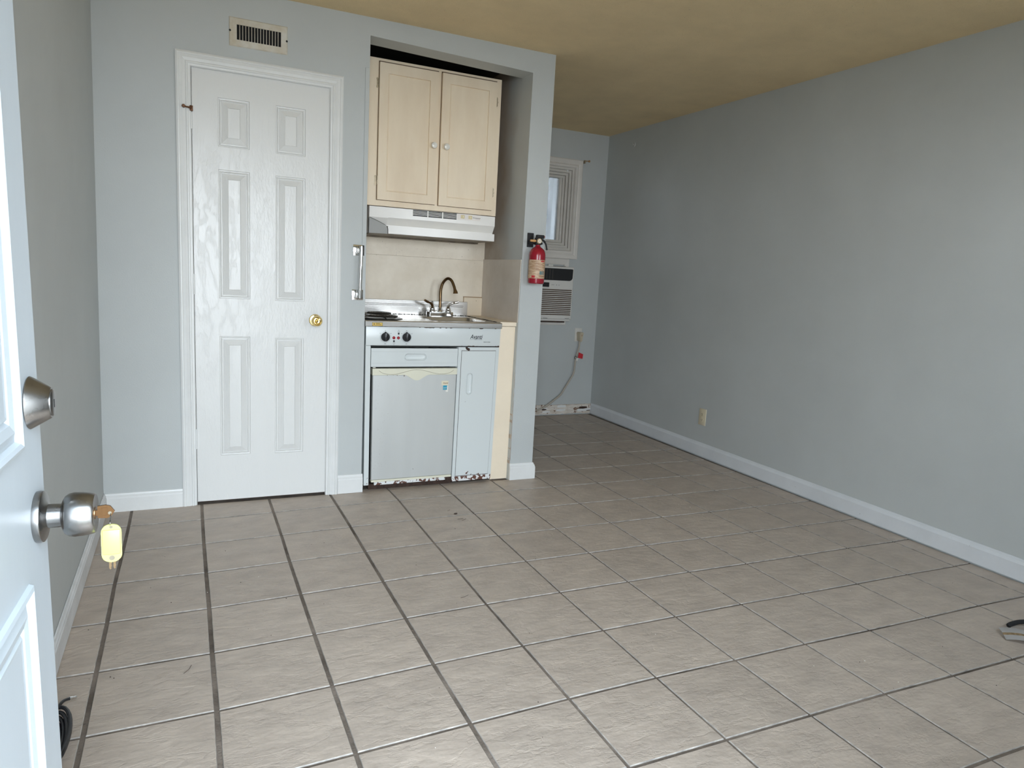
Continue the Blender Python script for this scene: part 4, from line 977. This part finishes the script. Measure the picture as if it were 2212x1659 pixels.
# ------------------------------------------------------------------ entry door (door_2), swung open beside the camera
TH = math.radians(-2.7)
d2 = bpy.data.objects.new('door_2', None); COL.objects.link(d2); d2['kind'] = 'structure'
LWM = Matrix.Translation((0.049, -3.583, 0)) @ Matrix.Rotation(TH, 4, 'Z') @ Matrix(((1, 0, -0.0118, 0.0104), (0, 1, 0, 0), (0, 0, 1, 0), (0, 0, 0, 1)))
d2.location = (0, 0, 0)
def dl(name, bm, m_, parent=None, smooth=False):
    if 'knob' in name or name == 'keyway': bmesh.ops.transform(bm, matrix=KS, verts=bm.verts[:])
    if 'deadbolt' in name: bmesh.ops.transform(bm, matrix=DS, verts=bm.verts[:])
    return dl0(name, bm, m_, parent, smooth)
def dl0(name, bm, m_, parent=None, smooth=False):      # local door space: x = outward normal, y = along the leaf from the hinge
    bmesh.ops.recalc_face_normals(bm, faces=bm.faces[:])
    bmesh.ops.transform(bm, matrix=LWM, verts=bm.verts[:])
    return link(name, bm, m_, parent or d2, smooth=smooth, recalc=False)
DR = [(.108, .405, .24, .832), (.508, .806, .24, .832), (.108, .405, .988, 1.60), (.508, .806, .988, 1.60), (.108, .405, 1.70, 1.92), (.508, .806, 1.70, 1.92)]
bm = B(); door_leaf(bm, 0, .901, .012, 2.03, DR, 0.0, -.044, 'x')
dl('leaf', bm, WHITE_S)
for r in DR:
    bm = B(); panel(bm, r, [(0, 0), (.0015, .0050), (.006, .0062), (.010, .0040), (.013, -.0010), (.017, -.0005), (.026, .0030), (.036, .0010), (.040, -.0030), (.044, .0010), (.048, .0005)], 'x')
    dl('panel', bm, WHITE_S)
KY, KZ = .860, .893
KS = Matrix.Translation((0, KY, KZ)) @ Matrix.Diagonal((.86, .93, .93, 1)) @ Matrix.Translation((0, -KY, -KZ))
DS = Matrix.Translation((0, KY, 1.032)) @ Matrix.Diagonal((.78, .95, .95, 1)) @ Matrix.Translation((0, -KY, -1.032))
bm = B(); lathe(bm, [(0, 0), (.0325, 0), (.0332, .004), (.0325, .0085), (.030, .0100), (.021, .0112), (.0155, .014), (.0150, .0300), (.0150, .0305)], (0, KY, KZ), 'x', 40); rs = dl('knob_rose', bm, SATIN, smooth=True)
bm = B(); lathe(bm, [(.0125, .0290), (.0150, .0298), (.0200, .0315), (.0250, .0345), (.0278, .0390), (.0288, .0450), (.0284, .0550), (.0272, .0640), (.0262, .0695), (.0250, .0708), (.0225, .0706), (.0, .0700)], (0, KY, KZ), 'x', 40); kb = dl('knob', bm, SATIN, rs, smooth=True)
bm = B(); lathe(bm, [(.0, .0685), (.0080, .0685), (.0080, .0708), (0, .0708)], (0, KY, KZ), 'x', 20); dl('keyway', bm, mat('keyway_brass', (.35, .22, .12), .35, 1.0), rs, smooth=True)
bm = B(); lathe(bm, [(0, 0), (.0315, 0), (.0325, .0015), (.0315, .004), (.0200, .0270), (.0190, .0285), (.0185, .0292), (.0, .0292)], (0, KY-.002, 1.032), 'x', 40); db = dl('deadbolt', bm, SATIN, smooth=True)
bm = B(); lathe(bm, [(0, .028), (.0165, .028), (.0165, .0305), (.0150, .0318), (0, .0318)], (0, KY-.002, 1.032), 'x', 28); dc = dl('deadbolt_cylinder', bm, SATIN, db, smooth=True)
bm = B(); box(bm, .0316, .0322, KY-.0032, KY-.0008, 1.026, 1.036); dl('deadbolt_keyhole', bm, BLACKM, db)

# key in the lock, ring, yellow tag and two spare keys
def W_(x, y, z): return LWM @ Vector((x, y, z))
kc = W_(.0608, KY, KZ)
bm = B()
hx = Matrix.Translation(kc)
box(bm, kc.x-.004, kc.x+.004, kc.y-.0011, kc.y+.0011, kc.z-.0035, kc.z+.0035)
pts = [(.002, -.0075), (.012, -.0085), (.016, -.0070), (.0205, 0), (.0160, .0068), (.011, .0085), (.002, .0075)]
prism(bm, [(kc.x+a, kc.z+b_+.001) for a, b_ in pts], 1, kc.y-.0012, kc.y+.0012)
disc(bm, kc.x+.0152, kc.z-.001, .0021, kc.y-.0014, kc.y-.00125, 1)
ring_frame(bm, kc.x+.006, kc.x+.0125, kc.z-.0045, kc.z+.006, [(0, kc.y-.0012), (0, kc.y-.0016), (.0008, kc.y-.0016), (.0008, kc.y-.0012)])
ky = link('door_key', bm, [KEYB, mat('eyelet_shadow', (.20, .17, .12), .7)], origin=kc); tag(ky, 'brass key left in the lock of the open entry door knob', 'key')
rc_ = (kc.x+.0155, kc.y, kc.z-.0075)
bm = B(); RA = [Vector((rc_[0]+.0006*math.sin(a), rc_[1]+.0045*math.cos(a), rc_[2]-.002+.0080*math.sin(a))) for a in [2*PI*i/20 for i in range(21)]]; tube(bm, RA, .0006, 6)
kr = link('key_ring', bm, CHROME, origin=rc_); tag(kr, 'thin steel ring joining the yellow tag to the brass key', 'key ring')
tx, tz = kc.x+.0158, kc.z-.0160
th_ = thing('key_tag', 'bright yellow plastic key tag hanging from the entry door key', 'key tag', (tx, kc.y, tz))
bm = B(); ol = rrect(tx-.0112, tx+.0112, tz-.0490, tz, .0098, 8)
prism(bm, ol, 1, kc.y-.0012, kc.y+.0012); bmesh.ops.bevel(bm, geom=bm.edges[:], offset=.0004, segments=1, affect='EDGES'); link('body', bm, YTAG, th_)
bm = B(); box(bm, tx-.0098, tx+.0098, kc.y-.0026, kc.y-.001, tz-.0385, tz-.0070, 0, .0010, 2); link('window_cover', bm, YTAG, th_, smooth=True)
for dz, r_ in ((-.0033, .0019), (-.0435, .0032)):
    bm = B(); lathe(bm, [(r_, 0), (r_, .0016), (r_+.0007, .0016), (r_+.0007, 0)], (tx, kc.y, tz+dz), 'y-', 16); disc(bm, tx, tz+dz, r_, kc.y-.0014, kc.y-.00125, 1); link('eyelet', bm, [YTAG, mat('eyelet_shadow', (.20, .17, .12), .7)], th_)
for i, (dx, lab) in enumerate(((-.0022, 'spare brass key behind the yellow tag, the one nearer the door knob'), (.0024, 'spare brass key behind the yellow tag, the one farther from the door knob'))):
    bm = B(); y = kc.y+.003+i*.0016
    prism(bm, [(tx+dx-.0016, tz-.048), (tx+dx-.0017, tz-.058), (tx+dx-.0004, tz-.0605), (tx+dx+.0010, tz-.0590), (tx+dx+.0006, tz-.0570), (tx+dx+.0014, tz-.0555), (tx+dx+.0008, tz-.053), (tx+dx+.0016, tz-.051), (tx+dx+.0016, tz-.030), (tx+dx+.006, tz-.026), (tx+dx+.007, tz-.016), (tx+dx, tz-.010), (tx+dx-.006, tz-.016), (tx+dx-.006, tz-.026), (tx+dx-.0016, tz-.030)], 1, y, y+.0014)
    k_ = link('spare_key', bm, KEYS_, origin=(tx, y, tz)); tag(k_, lab, 'key')

# door frame of the entry
bm = B(); box(bm, 0.012, .034, -3.73, -3.60, 0, 2.06); box(bm, .970, .992, -3.73, -3.60, 0, 2.06); box(bm, .012, .992, -3.73, -3.60, 2.040, 2.065)
link('trim_4', bm, TRIM, kind='structure')

# ------------------------------------------------------------------ things on the floor
cb = thing('coiled_cable', 'coiled black coaxial cable lying on the tiles behind the entry door', 'cable', (-.06, -1.75, 0))
bm = B(); path = []
rr3 = random.Random(4)
for L_ in range(4):
    for i in range(28):
        a = 2*PI*i/28-.6; rx_, ry = .024+.004*L_, .105+.006*L_
        path.append(Vector((-.067+.003*L_+rx_*math.cos(a), -1.838+ry*math.sin(a)+.003*L_, .010+.0080*L_+.006*math.sin(a)+.004)))
tube(bm, path, .0050, 8); link('coil', bm, BLACK, cb, smooth=True)
ed = smoothpath([(-.074, -1.755, .020), (-.070, -1.710, .030), (-.058, -1.665, .034), (-.044, -1.640, .026)], 5)
bm = B(); tube(bm, ed, .0042, 8); link('loose_end', bm, BLACK, cb, smooth=True)
bm = B(); tube(bm, [(-.046, -1.643, .0275), (-.040, -1.636, .0240), (-.039, -1.635, .0235), (-.032, -1.629, .020)], [.0052, .0052, .0044, .0044], 10); link('connector', bm, CHROME, cb, smooth=True)

pp = thing('flyer', 'creased printed flyer with a tan band lying on the tiles by the long wall', 'paper', (2.99, -2.29, 0))
bm = B(); nx, ny = 8, 6; gr = {}
O, U_, V_ = Vector((2.978, -2.245, .012)), Vector((.065, -.105, .010)), Vector((-.052, -.060, -.006))
for i in range(nx+1):
    for j in range(ny+1):
        s_, t = i/nx*1.7, j/ny; gr[i, j] = bm.verts.new(O+U_*s_+V_*t+Vector((0, 0, .012*math.sin(s_*3.1)+.003*math.sin(t*4)-.004*s_)))
for i in range(nx):
    for j in range(ny):
        f = bm.faces.new([gr[i, j], gr[i+1, j], gr[i+1, j+1], gr[i, j+1]]); f.material_index = 1 if j in (3,) else (2 if (i >= 4 and i < 5) else 0)
bmesh.ops.solidify(bm, geom=bm.faces[:], thickness=.0006)
link('sheet', bm, [PAPER, PAPER_T, PAPER_O], pp, smooth=True)
bs_ = thing('black_strap', 'matt black rubber strap end beside the flyer on the floor', 'strap', (3.10, -2.24, 0))
bm = B(); sp_ = smoothpath([(3.034, -2.248, .010), (3.055, -2.248, .014), (3.10, -2.255, .018), (3.16, -2.28, .018), (3.21, -2.33, .014)], 5); tube(bm, sp_, [.006]+[.0085]*(len(sp_)-1), 8); link('strap', bm, BLACKM, bs_, smooth=True)
bm = B(); box(bm, 3.03, 3.30, -2.46, -2.335, .001, .012, 0, .003, 2); link('pad', bm, BLACKM, bs_, smooth=True)

bm = B(); prism(bm, [(1.470, -.484), (1.480, -.478), (1.490, -.481), (1.486, -.488), (1.476, -.489)], 2, .001, .0045)
lf = link('dry_leaf', bm, LEAF, origin=(1.478, -.483, 0)); tag(lf, 'dark dry leaf scrap on a tile joint in front of the kitchenette', 'leaf')
bm = B(); rq = random.Random(21)
def twig(x, y, a, l): tube(bm, [(x, y, .0018), (x+l*.5*math.cos(a), y+l*.5*math.sin(a), .0024), (x+l*math.cos(a+.2), y+l*math.sin(a+.2), .0018)], .0008, 4)
for x, y, a, l in ((1.462, -.560, -.2, .03), (1.475, -.585, .4, .035), (1.455, -.43, .3, .02), (.232, -1.57, .9, .045), (1.175, -1.37, .2, .04), (2.86, 1.02, .1, .05)): twig(x, y, a, l)
for k in range(130):
    x, y = rq.uniform(-.08, 3.4), rq.uniform(-3.0, -.03) if k < 95 else rq.uniform(.1, 1.5)
    if y > 0 and x < 2.2: continue
    s_ = rq.uniform(.0007, .0020); prism(bm, [(x+s_*math.cos(t)*rq.uniform(.6, 1.2), y+s_*math.sin(t)*rq.uniform(.6, 1.2)) for t in (0, 1.2, 2.4, 3.7, 5)], 2, .0008, .0022, 0 if k % 4 else 1)
dbz = link('floor_debris', bm, [LEAF, PORCEL], kind='stuff'); dbz['label'] = 'scattered dark crumbs and twigs on the tiled floor'; dbz['category'] = 'debris'

for o in bpy.data.objects:
    if o.name.split('.')[0] in ('rust_chips', 'dial_marks', 'rust_specks', 'label_print', 'label_red_print', 'print', 'sticker_print', 'control_print', 'caulk_grime', 'paint_edge'): o['kind'] = 'stuff'
# ------------------------------------------------------------------ outside
bm = B(); ring_frame(bm, FW0-.06, FW1+.06, FZ0-.06, FZ1+.06, [(0, -3.605), (0, -3.590), (.05, -3.590), (.07, -3.63), (.07, -3.70), (.06, -3.70), (.06, -3.605)]); box(bm, 2.74, 2.76, -3.69, -3.66, FZ0, FZ1)
link('window_2', bm, TRIM, kind='structure')
bm = B(); box(bm, 1.16, 1.30, -5.0, -3.735, -.04, 2.55); link('added_shade_wall', bm, mat('shade_wall_stucco', (.30, .28, .25), .9, var=.1), kind='structure')  # added out of view to keep daylight off the open entry door
bm = B(); box(bm, -8, 9, -12, -3.74, -.20, -.04); link('exterior_ground', bm, CONC, kind='structure')
bm = B(); box(bm, -8, 9, 1.93, 9, -.20, -.04); link('exterior_ground', bm, CONC, kind='structure')
bm = B(); box(bm, 1.0, 5.5, 1.93, 4.4, 2.62, 2.75); link('added_shade_roof', bm, CONC, kind='structure')  # unseen roof, added to dim the daylight on the post
bm = B(); box(bm, 1.0, 5.5, 4.4, 4.5, -.04, 1.9); link('added_shade_fence', bm, CONC, kind='structure')  # added with the roof to cut skylight reaching the post
ft = thing('porch_post', 'pale painted porch post with diagonal braces seen through the window', 'post', (3.35, 2.5, 0))
bm = B(); box(bm, 3.46, 3.72, 2.46, 2.60, -.04, 3.2); link('post', bm, OUTB, ft)
for z in (1.52, 1.98):
    bm = B(); hexa(bm, [(2.60, 2.48, z-.62), (2.60, 2.48, z-.50), (2.60, 2.55, z-.50), (2.60, 2.55, z-.62), (3.36, 2.48, z+.20), (3.36, 2.48, z+.34), (3.36, 2.55, z+.34), (3.36, 2.55, z+.20)]); link('brace', bm, OUTB, ft)
